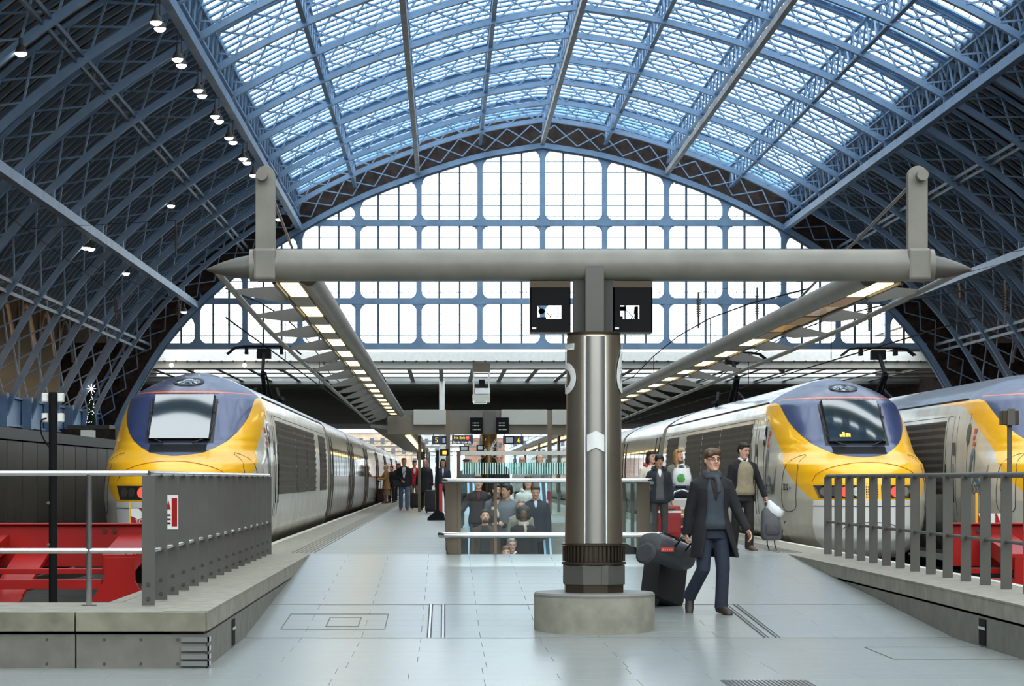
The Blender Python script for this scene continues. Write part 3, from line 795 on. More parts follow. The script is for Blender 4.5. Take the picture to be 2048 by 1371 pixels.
# ------------------------------------------------------------------ the two platform canopies
XM = 1.55
def canopy(s):
    lab = 'canopy of glowing lamp panels and fins on the number five side, every lamp lit' if s<0 else 'canopy of lamp panels and fins on the number six side, two lamps unlit'
    th = thing('platform_canopy', lab, 'canopy', (XM+s*3.3,54,2.14+EYE), 'platform canopies')
    zt = 2.14+EYE; y0,y1 = CYY+0.15, 82.0
    def X(d): return XM+s*d
    tray = MB(); tray.bb(X(3.10),X(3.40),y0,y1,zt,zt+0.06); tray.bb(X(3.09),X(3.12),y0,y1,zt-0.02,zt+0.06); tray.bb(X(3.38),X(3.42),y0,y1,zt-0.03,zt+0.06); tray.build('tray', M_plate, th)
    mb = MB(); mb.rings([[(X(3.02)+0.10*math.cos(a)*1.0, y, zt+0.06+0.12*math.sin(a)) for a in [2*math.pi*j/16 for j in range(16)]] for y in (y0,y1)]); mb.build('gutter_cowl', M_beam, th, smooth=True)
    off = [] if s < 0 else [1,2]
    for k in range(16):
        ya = 26.75+k*3.5; yb = ya+1.9
        if yb > y1: break
        if k in off:
            MB().bb(X(3.15),X(3.35),ya,yb,zt-0.012,zt-0.001).build('unlit_lamp_panel', mat('unlit_orange_reflection', rgb(200,150,70),0.15), th)  # amber base colour stands for an orange reflection on the dead lamp
        else:
            MB().bb(X(3.15),X(3.35),ya,yb,zt-0.012,zt-0.001).build('lamp_panel', M_lampY, th)
        MB().bb(X(3.14),X(3.37),yb,ya+3.5,zt-0.02,zt-0.001).build('blank_panel', M_bronzedk, th)
    # outer tube, drooping gently along the platform
    zo = [(26.4,2.24),(34,2.12),(45,2.05),(62,1.97),(83,1.86)]
    pts = [(X(4.02+0.05*min(1,(y-26.4)/10)),y,EYE+interp(zo,y)) for y in [26.4+k*2.5 for k in range(23)]]
    mb = MB(); mb.tube(pts,0.035,10); mb.build('outer_tube', M_beam, th, smooth=True)
    y = 28.8
    while y < y1:
        a = Vector((X(3.40),y,zt+0.02)); b = Vector((X(4.04),y,EYE+interp(zo,y)))
        out = []
        for t,h in ((0,0.085),(0.25,0.09),(0.6,0.06),(1,0.02)):
            p = a.lerp(b,t); out.append((p+Vector((0,0,h)), p-Vector((0,0,h))))
        o = [q[0] for q in out]+[q[1] for q in reversed(out)]
        MB().prism([(v.x,v.y-0.02,v.z) for v in o],(0,0.04,0)).build('fin', M_plate, th)
        y += 3.5
    return th
canopy(-1); canopy(1)
# ------------------------------------------------------------------ trains (local frame: x across, y back from the nose tip, z over platform)
_W = [(-0.30,0.98),(-0.15,1.16),(0.05,1.28),(0.3,1.345),(0.8,1.40),(1.4,1.405),(1.9,1.385),(2.2,1.35),(2.45,1.30),(2.62,1.245),(2.74,1.13),(2.85,0.97),(2.95,0.77),(3.04,0.56),(3.12,0.34),(3.17,0.17),(3.19,0.04)]
_Y = [(-0.30,0.75),(-0.15,0.36),(0.05,0.12),(0.3,0.03),(0.77,0.0),(1.07,0.07),(1.30,0.22),(1.44,0.42),(1.52,0.72),(1.60,1.08),(1.66,1.28),(1.77,1.46),(1.80,1.54),(2.0,1.80),(2.3,2.16),(2.64,2.60),(2.80,2.9),(2.92,3.22),(3.04,3.75),(3.12,4.4),(3.17,5.3),(3.19,6.3)]
def tW(z): return interp(_W, z)
def tY(z): return interp(_Y, z)
def tL(z): return 2.7*math.sqrt(min(1, tW(z)/1.3))
def nose_s(x, z):
    w = tW(z); u = min(1, abs(x)/w)**(1/tE(z)); return tY(z)+tL(z)*(1-math.sqrt(max(0, 1-u)))
def tE(z): return interp([(1.2,0.46),(1.9,0.34),(2.6,0.34),(3.0,0.46)], z)
def nose_x(s, z):
    w, y, L = tW(z), tY(z), tL(z)
    t = (s-y)/L
    if t >= 1: return w
    if t <= 0: return 0
    return w*(1-(1-t)**2)**tE(z)
class N:
    """tiny node-expression helper"""
    def __init__(s, nt): s.nt = nt
    def m(s, op, *a):
        n = s.nt.nodes.new('ShaderNodeMath'); n.operation = op
        for i, x in enumerate(a):
            if isinstance(x, (int, float)): n.inputs[i].default_value = x
            else: s.nt.links.new(x, n.inputs[i])
        return n.outputs[0]
    def curve(s, x, pts, xr, yr):
        c = s.nt.nodes.new('ShaderNodeFloatCurve'); cv = c.mapping.curves[0]
        P = [((a-xr[0])/(xr[1]-xr[0]), b/yr) for a, b in pts]
        while len(cv.points) < len(P): cv.points.new(0.5, 0.5)
        for p, q in zip(cv.points, P): p.location = q; p.handle_type = 'VECTOR'
        c.mapping.update()
        s.nt.links.new(s.m('DIVIDE', s.m('SUBTRACT', x, xr[0]), xr[1]-xr[0]), c.inputs['Value'])
        return s.m('MULTIPLY', c.outputs[0], yr)
    def mix(s, f, a, b):
        n = s.nt.nodes.new('ShaderNodeMix'); n.data_type = 'RGBA'
        s.nt.links.new(f, n.inputs[0])
        for k, v in ((6,a),(7,b)):
            if isinstance(v, tuple): n.inputs[k].default_value = v
            else: s.nt.links.new(v, n.inputs[k])
        return n.outputs[2]
def livery(name, nose):
    m = bpy.data.materials.new(name); m.use_nodes = True; nt = m.node_tree; B = nt.nodes['Principled BSDF']; e = N(nt)
    tc = nt.nodes.new('ShaderNodeTexCoord'); sp = nt.nodes.new('ShaderNodeSeparateXYZ'); nt.links.new(tc.outputs['Object'], sp.inputs[0])
    x, y, z = sp.outputs; ax = e.m('ABSOLUTE', x)
    nz = nt.nodes.new('ShaderNodeTexNoise'); nz.inputs['Scale'].default_value = 3.0; nz.inputs['Detail'].default_value = 6
    mp = nt.nodes.new('ShaderNodeMapping'); mp.inputs['Scale'].default_value = (1,0.6,0.35); nt.links.new(tc.outputs['Object'], mp.inputs[0]); nt.links.new(mp.outputs[0], nz.inputs['Vector'])
    noise = nz.outputs[0]
    side = rgb(204,200,187) if nose else rgb(158,151,134)
    # road dirt creeping up from the bottom edge with a ragged limit
    lim = e.m('ADD', 0.35 if not nose else -0.35, e.m('MULTIPLY', noise, 0.5))
    dirt = e.m('MULTIPLY', e.m('SUBTRACT', 1, e.m('SMOOTH_MIN', 1, e.m('MAXIMUM', 0, e.m('DIVIDE', e.m('SUBTRACT', z, lim), 0.35)), 0.05)), 0.85)
    dust = e.m('MULTIPLY', e.m('MAXIMUM', 0, e.m('SUBTRACT', noise, 0.42)), 1.1)
    c = e.mix(dust, side, rgb(150,142,124))
    if nose: dirt = e.m('MULTIPLY', dirt, e.m('GREATER_THAN', y, 2.0))
    c = e.mix(dirt, c, rgb(92,74,60))
    navy = e.mix(e.m('MULTIPLY', noise, 0.55), rgb(44,58,104), rgb(74,82,108))
    if nose:
        sy = e.curve(z, [(0.77,0.68),(1.09,1.38),(1.40,2.05),(1.70,2.75),(2.0,3.45),(2.3,4.25),(2.5,4.95),(2.58,5.7),(2.63,7.6),(2.70,8.0)], (0.77,2.70), 8.0)
        yel = e.m('MULTIPLY', e.m('LESS_THAN', y, sy), e.m('GREATER_THAN', z, 0.77))
        yc = e.mix(e.m('MULTIPLY', e.m('MAXIMUM',0,e.m('SUBTRACT',noise,0.45)),0.5), rgb(250,186,20), rgb(214,140,30))
        wh = e.m('MULTIPLY', e.m('LESS_THAN', z, 0.77), e.m('LESS_THAN', y, e.m('ADD', 0.85, e.m('MULTIPLY', z, -0.2))))
        c = e.mix(wh, c, e.mix(e.m('MULTIPLY', noise, 0.2), rgb(244,244,240), rgb(190,188,180)))
        c = e.mix(yel, c, yc)
        b = e.curve(z, [(1.55,0.0),(1.575,0.25),(1.61,0.46),(1.70,0.64),(1.82,0.82),(1.97,0.95),(2.12,1.04),(2.27,1.10),(2.45,1.13),(2.60,1.14),(2.68,1.16)], (1.55,2.68), 1.3)
        blue = e.m('MULTIPLY', e.m('MULTIPLY', e.m('LESS_THAN', ax, b), e.m('GREATER_THAN', z, 1.555)), e.m('LESS_THAN', y, 5.2))
        c = e.mix(blue, c, navy)
    roof = e.m('GREATER_THAN', z, 2.665)
    rc = e.mix(e.m('MULTIPLY', noise, 0.9), rgb(66,70,84), rgb(104,102,104))
    c = e.mix(roof, c, rc if not nose else e.mix(e.m('LESS_THAN', y, 5.0), rc, e.mix(noise, navy, rgb(86,86,98))))
    zl = 2.72 if nose else 2.66
    ln = e.m('MULTIPLY', e.m('LESS_THAN', e.m('ABSOLUTE', e.m('SUBTRACT', z, zl)), 0.011), e.m('LESS_THAN', y, 4.4) if nose else e.m('GREATER_THAN', y, -100))
    c = e.mix(ln, c, rgb(226,92,50))
    nt.links.new(c, B.inputs['Base Color']); B.inputs['Roughness'].default_value = 0.24 if nose else 0.2; B.inputs['Coat Weight'].default_value = 0.35; B.inputs['Coat Roughness'].default_value = 0.08
    nt.links.new(e.m('ADD', 0.2, e.m('MULTIPLY', noise, 0.25)), B.inputs['Roughness'])
    return m
M_nose, M_coach = livery('power_car_livery', True), livery('coach_livery', False)
M_wind = mat('windscreen_glass', rgb(30,40,44), 0.03, spec=1.0); M_wind.node_tree.nodes['Principled BSDF'].inputs['IOR'].default_value = 1.72
M_cwin = mat('coach_window_glass', rgb(46,44,40), 0.04, spec=1.0); M_cwin.node_tree.nodes['Principled BSDF'].inputs['IOR'].default_value = 2.0
M_grille = mat('brown_louvre', rgb(84,76,66), 0.6, noise=0.12, nscale=2)
M_rubber = mat('black_rubber', rgb(22,22,24), 0.6)
M_seam = mat('panel_seam', rgb(58,58,56), 0.6)
M_seamO = mat('orange_seam', rgb(190,96,24), 0.6)
M_swirl = mat('faded_blue_decal', rgb(92,120,140), 0.4, noise=0.3, nscale=6)
M_redt = mat('faded_red_decal', rgb(190,90,80), 0.5)
POW, GAPL, CO = 27.0, 1.1, 15.2
def shell_mesh():
    zs = sorted(set([-0.30+0.05*k for k in range(70)]+[p[0] for p in _W]+[p[0] for p in _Y]))
    zs = [z for z in zs if z <= 3.19]
    J = 34; R = []
    for z in zs:
        w, y, L = tW(z), tY(z), tL(z)
        e_ = tE(z); half = [(w*math.sin(math.pi/2*(j/J)**1.6)**(2*e_), y+L*(1-math.cos(math.pi/2*(j/J)**1.6))) for j in range(J+1)]
        half += [(w,yy) for yy in (8,10,14,20,POW) if yy > y+L+0.3]
        while len(half) < J+6: half.insert(J+1, half[J])
        half = half[:J+1]+half[-5:]
        ring = [(-a, b, z) for a, b in reversed(half)]+[(a, b, z) for a, b in half[1:]]
        R.append(ring)
    mb = MB(); n = len(R[0]); vs = [v for r in R for v in r]; fs = []
    for i in range(len(R)-1):
        for j in range(n-1): fs.append((i*n+j, i*n+j+1, (i+1)*n+j+1, (i+1)*n+j))
        fs.append((i*n+n-1, i*n, (i+1)*n, (i+1)*n+n-1))
    fs.append(tuple(range(n-1,-1,-1))); fs.append(tuple((len(R)-1)*n+j for j in range(n)))
    mb.add(vs, fs); return mb
def patch(fn, us, vs_, mb=None):
    mb = mb or MB(); n = len(vs_)
    v = [fn(a,b) for a in us for b in vs_]
    mb.add(v, [(i*n+j,i*n+j+1,(i+1)*n+j+1,(i+1)*n+j) for i in range(len(us)-1) for j in range(n-1)]); return mb
def fr_(a,b,n): return [a+(b-a)*k/n for k in range(n+1)]
def onnose(x, z, off=0.012): return (x, nose_s(x,z)-off*0.8, z+off*0.5)
def onside(s, y, z, off=0.008): return (s*(nose_x(y,z)+off), y-off*0.3, z)
def linemesh(pts, r, mb=None):
    mb = mb or MB(); mb.tube(pts, r, 5); return mb
PARTS = []   # (name, mesh, label, sub-parts [(name, mesh)])
def fin(mb, nm, m, smooth=True, solid=0.0):
    me = mb.mesh(nm)
    for k in (m if isinstance(m,list) else [m]): me.materials.append(k)
    if isinstance(m,list): me.polygons.foreach_set('material_index', mb.m)
    b = bmesh.new(); b.from_mesh(me); bmesh.ops.remove_doubles(b, verts=b.verts, dist=1e-5); bmesh.ops.recalc_face_normals(b, faces=b.faces)
    if solid: bmesh.ops.solidify(b, geom=b.faces[:], thickness=solid)
    b.to_mesh(me); b.free()
    if smooth: me.polygons.foreach_set('use_smooth',[True]*len(me.polygons)); me.set_sharp_from_angle(angle=math.radians(35))
    return me
def P(nm, me, subs=(), lab=None): PARTS.append((nm, me, lab, list(subs)))
P('power_car_body', fin(shell_mesh(),'power_car_body',M_nose))
wsf = fin(patch(lambda a,b: onnose(a*(1-0.02*(b-1.8)),b,0.004), fr_(-0.60,0.60,12), fr_(1.785,2.70,8)),'windscreen_frame',M_rubber)
_lo, _hi = nose_s(0.36,1.83), nose_s(0.36,2.65)
wsg = fin(patch(lambda a,b: (a,_lo+(_hi-_lo)*(b-1.83)/0.82-0.075+0.12*(a*a),b+0.04), fr_(-0.52,0.52,12), fr_(1.83,2.63,6)),'windscreen',M_wind)
wss = MB()
for q in ([(-0.52,1.83),(0.52,1.83)],[(0.52,1.83),(0.52,2.63)],[(0.52,2.63),(-0.52,2.63)],[(-0.52,2.63),(-0.52,1.83)]):
    a,b = q; N_=8; A=[];B=[]
    for k in range(N_+1):
        x=a[0]+(b[0]-a[0])*k/N_; z=a[1]+(b[1]-a[1])*k/N_
        A.append((x,_lo+(_hi-_lo)*(z-1.83)/0.82-0.072+0.12*x*x,z+0.04)); B.append((x*1.06,nose_s(x,z)+0.03,z))
    wss.add(A+B,[(k,k+1,N_+2+k,N_+1+k) for k in range(N_)])
wss = fin(wss,'windscreen_seal',M_rubber,False)
P('windscreen', wsg, [('windscreen_frame', wsf),('windscreen_seal', wss)])
P('roof_porthole', fin(patch(lambda r,t: onnose(r*0.26*math.cos(t), 2.915+r*0.075*math.sin(t), 0.02), fr_(0.02,0.86,3), fr_(0,2*math.pi,28)),'roof_porthole',M_wind),
  [('porthole_rim', fin(patch(lambda r,t: onnose(r*0.26*math.cos(t), 2.915+r*0.075*math.sin(t), 0.026), (0.84,1.08), fr_(0,2*math.pi,28)),'porthole_rim',M_rubber))])
for s in (-1,1):
    mb = MB(); mb.tube([onnose(s*0.57,2.36,0.05),onnose(s*0.56,2.0,0.06),onnose(s*0.50,1.86,0.06),onnose(s*0.26,1.76,0.05)],0.014,6); mb.tube([onnose(s*0.60,2.52,0.04),onnose(s*0.55,2.28,0.05),onnose(s*0.53,2.0,0.05)],0.010,6); mb.box(onnose(s*0.57,2.30,0.05),(0.05,0.05,0.06))
    P('wiper', fin(mb,'wiper',M_rubber))
P('intake_lip', fin(patch(lambda a,b: onnose(a,1.625+b*0.135,0.006), fr_(-0.5,0.5,12), fr_(0,1,3)),'intake_lip',M_black))
ar = [(-0.98+1.96*k/28) for k in range(29)]
P('hatch_seam', fin(linemesh([onnose(x,1.10+0.36*math.sqrt(max(0,1-(x/0.98)**2)),0.004) for x in ar],0.007),'hatch_seam',M_seamO))
for s in (-1,1):
    mb = patch(lambda u,v: onnose(s*(0.17+u*(0.72+0.08*v-0.0)), 0.80+0.235*v, 0.012), fr_(0,1,10), fr_(0,1,4))
    hl = fin(mb,'headlight_glass',M_wind)
    subs = [('tail_lamp', fin(patch(lambda r,t: onnose(s*0.45+r*0.10*math.cos(t), 0.915+r*0.095*math.sin(t), 0.022), fr_(0.05,1,2), fr_(0,2*math.pi,18)),'tail_lamp',M_lampR))]
    for xc in (0.28,0.66,0.80): subs.append(('reflector', fin(patch(lambda r,t: onnose(s*xc+r*0.07*math.cos(t), 0.92+r*0.08*math.sin(t), 0.018), fr_(0.05,1,2), fr_(0,2*math.pi,14)),'reflector',M_steel)))
    P('headlight', hl, subs)
mb = MB()
for i in range(6):
    for j in range(5): c = onnose(-0.10+0.04*i,0.83+0.045*j,0.008); mb.cyl(c,0.013,0.01,8,'y')
P('nose_grille', fin(mb,'nose_grille',M_black,False))
P('valance_seam', fin(linemesh([onnose(x,0.66+0.0*x,0.004) for x in fr_(-0.95,0.95,24)]+[onside(1,2.0,0.35,0.004),onside(1,2.6,0.05,0.004)],0.008),'valance_seam',M_seam))
P('valance_seam', fin(linemesh([onnose(-0.95,0.66,0.004),onside(-1,2.0,0.35,0.004),onside(-1,2.6,0.05,0.004)],0.008),'valance_seam',M_seam))
P('coupler_flap', fin(linemesh([onnose(x,0.25+0.12*math.sqrt(max(0,1-(x/0.5)**2)),0.004) for x in fr_(-0.5,0.5,14)],0.007),'coupler_flap',M_seam))
for s in (-1,1):
    for a,b in ((6.5,12.3),(12.45,16.3),(16.45,20.3),(22.5,25.8)):
        mb = patch(lambda u,v: onside(s,u,v,0.006), (a,b), fr_(0.86,2.30,6))
        sl = MB()
        for k in range(10): 
            z = 0.93+k*0.145; sl.add([onside(s,a+.04,z-0.05,0.008),onside(s,b-.04,z-0.05,0.008),onside(s,b-.04,z+0.03,0.032),onside(s,a+.04,z+0.03,0.032)],[(0,1,2,3)])
        P('louvre_panel', fin(mb,'louvre_panel',M_grille), [('louvre_slats', fin(sl,'louvre_slats',M_grille,False))])
    for y in (4.35,5.35,5.75,6.35): P('door_seam', fin(MB().tube([onside(s,y,z,0.002) for z in fr_(0.45,2.36,6)],0.006,4),'door_seam',M_seam))
    P('door_seam', fin(MB().tube([onside(s,y,2.38,0.002) for y in fr_(4.35,27,12)],0.006,4),'door_seam',M_seam))
    P('cab_side_window', fin(patch(lambda r,t: onside(s,4.3+r*0.16*math.cos(t),2.0+r*0.21*math.sin(t),0.012), fr_(0.02,1,2), fr_(0,2*math.pi,24)),'cab_side_window',M_wind))
    P('side_plate', fin(patch(lambda u,v: onside(s,u,v,0.012),(5.42,5.72),(1.62,1.86)),'side_plate',M_plate))
    for y in (5.45,6.2): P('grab_rail', fin(linemesh([onside(s,y,z,0.03) for z in (0.7,1.45)],0.009),'grab_rail',M_black))
    hs = MB(); loop = [(1.35,1.36),(1.72,1.62),(2.0,1.30),(2.0,0.62),(1.35,0.60),(1.28,0.95),(1.35,1.36)]
    hs.tube([onside(s,a,b,0.004) for a,b in smoothcurve([(p[0],p[1]) for p in loop],4)],0.007,4)
    P('access_hatch', fin(hs,'access_hatch',M_seam))
    P('jack_flap', fin(linemesh([onside(s,a,b,0.004) for a,b in ((2.5,0.62),(2.9,0.62),(2.75,0.15),(2.35,0.15),(2.5,0.62))],0.006),'jack_flap',M_seam))
    # ribbon emblem
    def ribbon(pts, ws):
        c = smoothcurve(pts,6); mb = MB(); n = len(c); v = []
        for i,p in enumerate(c):
            t = (c[min(i+1,n-1)]-c[max(i-1,0)]).normalized(); w = interp(ws, i/(n-1))
            q0 = p+Vector((-t.y,t.x))*w; q1 = p-Vector((-t.y,t.x))*w
            v += [onside(s,q0.x-1.3,q0.y,0.010), onside(s,q1.x-1.3,q1.y,0.010)]
        return mb.add(v,[(2*i,2*i+1,2*i+3,2*i+2) for i in range(n-1)])
    mb = ribbon([(5.6,0.55),(5.45,0.95),(5.3,1.4),(5.1,1.66),(4.98,1.55),(5.0,1.3)],[(0,0.03),(0.5,0.09),(1,0.02)])
    r2 = ribbon([(5.35,0.92),(5.0,1.16),(4.7,1.12),(4.4,0.96),(4.1,1.05),(3.85,1.42)],[(0,0.01),(0.35,0.07),(0.7,0.08),(1,0.005)]); mb.add(r2.v,r2.f)
    P('ribbon_emblem', fin(mb,'ribbon_emblem',M_swirl), lab='faded blue ribbon emblem')
    sm = MB()
    for k,(y,z,w,h) in enumerate(((3.78,2.0,0.16,0.10),(3.80,1.88,0.12,0.09),(3.72,1.77,0.17,0.08))): sm.add([onside(s,y,z,0.012),onside(s,y+w,z,0.012),onside(s,y+w*0.9,z+h,0.012),onside(s,y-0.02,z+h,0.012)],[(0,1,2,3)])
    P('red_sticker', fin(sm,'red_sticker',M_redt,False))
    P('cantrail_gutter', fin(linemesh([onside(s,y,2.69,0.01) for y in fr_(5.2,27,20)],0.02),'cantrail_gutter',M_rubber))
# roof gear on the power car
# pantograph
pm = MB(); yb = 21.4
for x in (-0.45,0.45): pm.bar((x,yb-0.5,3.22),(x,yb+0.9,3.22),0.08,0.08); pm.bar((x,yb,3.1),(x*0.6,yb+1.2,3.5),0.07,0.07)
pm.bar((0,yb+0.9,3.2),(0.03,yb-0.5,3.85),0.10,0.10); pm.bar((0.03,yb-0.5,3.85),(0,yb+0.35,4.45),0.08,0.09); pm.bar((0.16,yb+0.9,3.25),(0.1,yb-0.5,3.85),0.04,0.04)
pm.bb(-0.18,0.18,yb+0.2,yb+0.5,4.25,4.5)
hd = MB(); pts = [(-0.95,yb+0.35,4.36),(-0.75,yb+0.35,4.52),(-0.5,yb+0.35,4.56),(0.5,yb+0.35,4.56),(0.75,yb+0.35,4.52),(0.95,yb+0.35,4.36)]
for d in (-0.13,0.13): hd.tube([(p[0],p[1]+d,p[2]) for p in pts],0.028,6)
for x in (-0.45,0.45): hd.bb(x-0.04,x+0.04,yb+0.2,yb+0.5,4.36,4.52)
P('pantograph', fin(pm,'pantograph',M_black,False), [('contact_head', fin(hd,'contact_head',M_black))])
# coaches
def cring(y, k=1.0): return [(x*k,y,z) for x,z in [(-w,z) for z,w in reversed(_W)]+[(w,z) for z,w in _W]]
def coach_body(y0,y1):
    mb = MB(); mb.rings([cring(y0),cring(y1)]); return mb
cb = fin(coach_body(0,CO),'coach_body',M_coach)
bel = MB(); bel.rings([cring(0,0.93),cring(GAPL,0.93)]); bel = fin(bel,'bellows',M_black)
cw = {}
for s in (-1,1):
    l = []
    for k in range(6):
        a = 2.2+k*1.85; l.append(('window', fin(patch(lambda u,v: onside(s,20+u,v,0.008), (a,a+1.6), fr_(1.25,2.05,4)),'window',M_cwin)))
    for a in (0.35,13.6):
        for y in (a,a+1.2): l.append(('door_seam', fin(MB().tube([onside(s,20+y,z,0.004) for z in fr_(0.15,2.4,6)],0.022,4),'door_seam',M_seam)))
        l.append(('door_window', fin(patch(lambda u,v: onside(s,20+u,v,0.008),(a+0.3,a+0.9),fr_(1.3,2.1,4)),'door_window',M_cwin)))
    cw[s] = l
bog = MB()
for y in (1.0,):
    bog.bb(-1.05,1.05,y-1.4,y+1.4,-0.75,-0.42)
    for x in (-0.75,0.75):
        for d in (-0.95,0.95): bog.cyl((x,y+d,-0.42),0.42,0.13,20,'x')
bog = fin(bog,'bogie',M_dark,False)
def make_train(name, label, loc, ncoach, num, detail):
    t = thing(name, label, 'train', loc, 'high speed trains')
    for nm, me, lab, subs in PARTS:
        o = same(nm, me, t)
        if lab: o['label'] = lab
        for sn, sm in subs: same(sn, sm, o)
    y = POW
    for y0 in (3.9,22.0): same('bogie', bog, t, (0,y0,0))
    for k in range(ncoach):
        same('bellows', bel, t, (0,y,0)); y += GAPL
        c = same('coach_body', cb, t, (0,y,0))
        for s in (-1,1):
            for nm, me in cw[s]: same(nm, me, c, (0,-20,0))
        same('bogie', bog, t, (0,y-0.8,0))
        y += CO
    for s in (-1,1):
        for body, y0, z0, size, m in (((num+' -',1.72,1.00,0.16,M_black),('EUROSTAR',3.5,0.95,0.26,M_groove)) if num else ()):
            cu = bpy.data.curves.new('lettering','FONT'); cu.body = body; cu.size = size; cu.align_x='CENTER'; cu.align_y='CENTER'; cu.resolution_u = 2; cu.offset = 0.004
            o = bpy.data.objects.new('lettering',cu); me = bpy.data.meshes.new_from_object(o); bpy.data.objects.remove(o)
            for v in me.vertices: v.co = Vector(onside(s, y0+s*v.co.x, z0+v.co.y, 0.02))
            me.materials.clear(); me.materials.append(m); same('lettering', me, t)
    if detail:
        dm = MB()
        for k,(w,h) in enumerate(((0.06,0.05),(0.05,0.09),(0.06,0.07),(0.04,0.06))):
            x = -0.32+k*0.055; a = (x,_lo+(_hi-_lo)*0.10-0.082+0.12*x*x,1.95); b_ = (x+w*0.8,a[1]+h,1.95+h); dm.add([a,(b_[0],a[1],a[2]),b_,(a[0],b_[1],b_[2])],[(0,1,2,3)])
        same('cab_display', fin(dm,'cab_display',M_lampO,False), t)
    return t
make_train('high_speed_train','yellow nosed train on the left track behind the red buffer, brown louvres facing the platform',(-4.65,41.2,0),7,None,False)
make_train('high_speed_train','yellow nosed train at the right platform edge with a small orange cab display',(7.73,44.3,0),7,'3232',True)
make_train('high_speed_train','yellow shouldered train farther right, cut by the picture edge behind a red buffer',(11.25,41.9,0),7,'08',False)
# dark panelled train standing left of the left one
dt = thing('parked_coach','dark bronze panelled coach standing on the farthest left track','train',(-10.2,70,-0.9))
MB().bb(-11.6,-9.05,28,140,-0.8,1.98).build('body', M_dark, dt)
MB().bb(-11.7,-8.98,28,140,1.98,2.22).build('roof_rail', M_plate, dt)
y = 28; k = 0
while y < 100:
    MB().bb(-9.05,-9.02,y+0.04,y+1.83,-0.6,1.95).build('panel', mat('dark_bronze_panel', rgb(66,60,52),0.25,noise=0.2,nscale=1.5,rand=0.15), dt)
    y += 1.87
for y in (49,63.2): 
    MB().bb(-9.4,-9.1,y,y+0.6,2.22,2.42).build('roof_box', M_offw, dt)
# ------------------------------------------------------------------ escalator well, balustrades and the glass screen behind
es = thing('escalator', 'moving staircase with pale blue side decks descending behind the glass balustrade', 'escalator', (1.2,47,0))
M_teal = mat('teal_glass_wall', rgb(120,178,182), 0.12, spec=0.8)
M_bdeck = mat('pale_blue_deck', rgb(150,190,225), 0.3, 0.3)
YT = 47.0; SL = 0.577
def ez(y): return (y-YT)*SL
y = 38.0
while y < YT:
    MB().bb(0.62,1.78,y,y+0.40,ez(y)-0.23,ez(y)).build('step', M_plate, es); y += 0.40
for x in (0.5,1.9):
    mb = MB(); mb.bar((x,37.9,ez(37.9)+0.80),(x,47.6,ez(47.6)+0.80),0.14,0.06); mb.build('side_deck', M_bdeck, es)
    mb = MB(); mb.bar((x,37.9,ez(37.9)+0.86),(x,47.6,ez(47.6)+0.86),0.06,0.07); mb.build('handrail', M_rubber, es)
    MB().prism([(x-0.02,37.9,ez(37.9)-0.3),(x-0.02,37.9,ez(37.9)+0.78),(x-0.02,47.6,ez(47.6)+0.78),(x-0.02,47.6,ez(47.6)-0.3)],(0.04,0,0)).build('side_panel', M_teal, es)
well = struct('wall_well', (1.6,43,-3))
MB().bb(WX0-0.1,WX0,WY0,WY1,-6,-0.01).build('left_lining', M_teal, well); MB().bb(WX1,WX1+0.1,WY0,WY1,-6,-0.01).build('right_lining', M_teal, well)
MB().bb(WX0,WX1,WY1,WY1+0.1,-6,-0.01).build('far_lining', M_concd, well); MB().bb(WX0-2,WX1+2,30,WY1,-6.2,-6).build('lower_floor', M_conc, well)
mb = MB(); mb.bar((2.62,38,ez(38)-0.1),(2.62,47.6,ez(47.6)-0.1),1.2,0.15); mb.build('stair_slope', M_concd, well)
L = bpy.data.lights.new('well_fill_light','AREA'); L.energy = 70; L.shape = 'RECTANGLE'; L.size = 3; L.size_y = 6; L.color = (0.85,0.97,1.0)  # added fill light, brightens the dark escalator well
lo = bpy.data.objects.new('well_fill_light', L); COL.objects.link(lo); lo.location = (1.6,34,-1.5); lo.rotation_euler = (math.radians(50),0,0)
gb = thing('glass_balustrade', 'glass balustrade with two bright steel rails round the escalator opening', 'balustrade', (1.6,YR1,0))
for nm,z,r,x0,x1,yy in (('top_rail',1.135,0.034,-0.02,3.17,WY0-0.12),('bumper_rail',0.30,0.046,-0.07,3.30,WY0-0.22)):
    mb = MB(); mb.tube([(x0,yy+0.25,z),(x0,yy+0.06,z),(x0+0.06,yy,z),(x1-0.06,yy,z),(x1,yy+0.06,z),(x1,yy+0.25,z)],r,12); mb.build(nm, M_steel, gb, smooth=True)
mb = MB(); mb.prism([(0.0,WY0-0.1,1.11),(0.0,WY0-0.1,0.25),(0.045,WY0-0.1,0.0),(0.245,WY0-0.1,0.0),(0.245,WY0-0.1,1.11)],(0,0.1,0)); mb.build('end_panel', M_bronzedk, gb, bevel=0.004)
mb = MB(); mb.bb(0.20,0.245,WY0-0.13,WY0-0.09,0,1.11); mb.build('end_post', M_bronzedk, gb)
MB().bb(2.95,3.15,WY0-0.1,WY0,0,1.11).build('end_panel', M_bronzedk, gb, bevel=0.004)
x = PX(991,WY0-0.1); MB().bb(x-0.022,x+0.022,WY0-0.11,WY0-0.08,0,1.11).build('post', M_bronzedk, gb)
for a,b in ((0.245,x-0.022),(x+0.022,1.9),(1.9,2.95)): MB().bb(a,b,WY0-0.07,WY0-0.055,0.01,1.10).build('pane', M_clear, gb)
for xx in (0.04,3.2):
    for k in range(5):
        MB().bb(xx-0.008,xx+0.008,WY0+0.1+k*2.0,WY0+2.05+k*2.0,0.01,1.08).build('side_pane', M_clear, gb)
        MB().bb(xx-0.03,xx+0.03,WY0+2.02+k*2.0,WY0+2.10+k*2.0,0,1.1).build('post', M_bronzedk, gb)
    mb = MB(); mb.tube([(xx,WY0,1.1),(xx,WY1,1.1)],0.025,8); mb.build('side_rail', M_steel, gb, smooth=True)
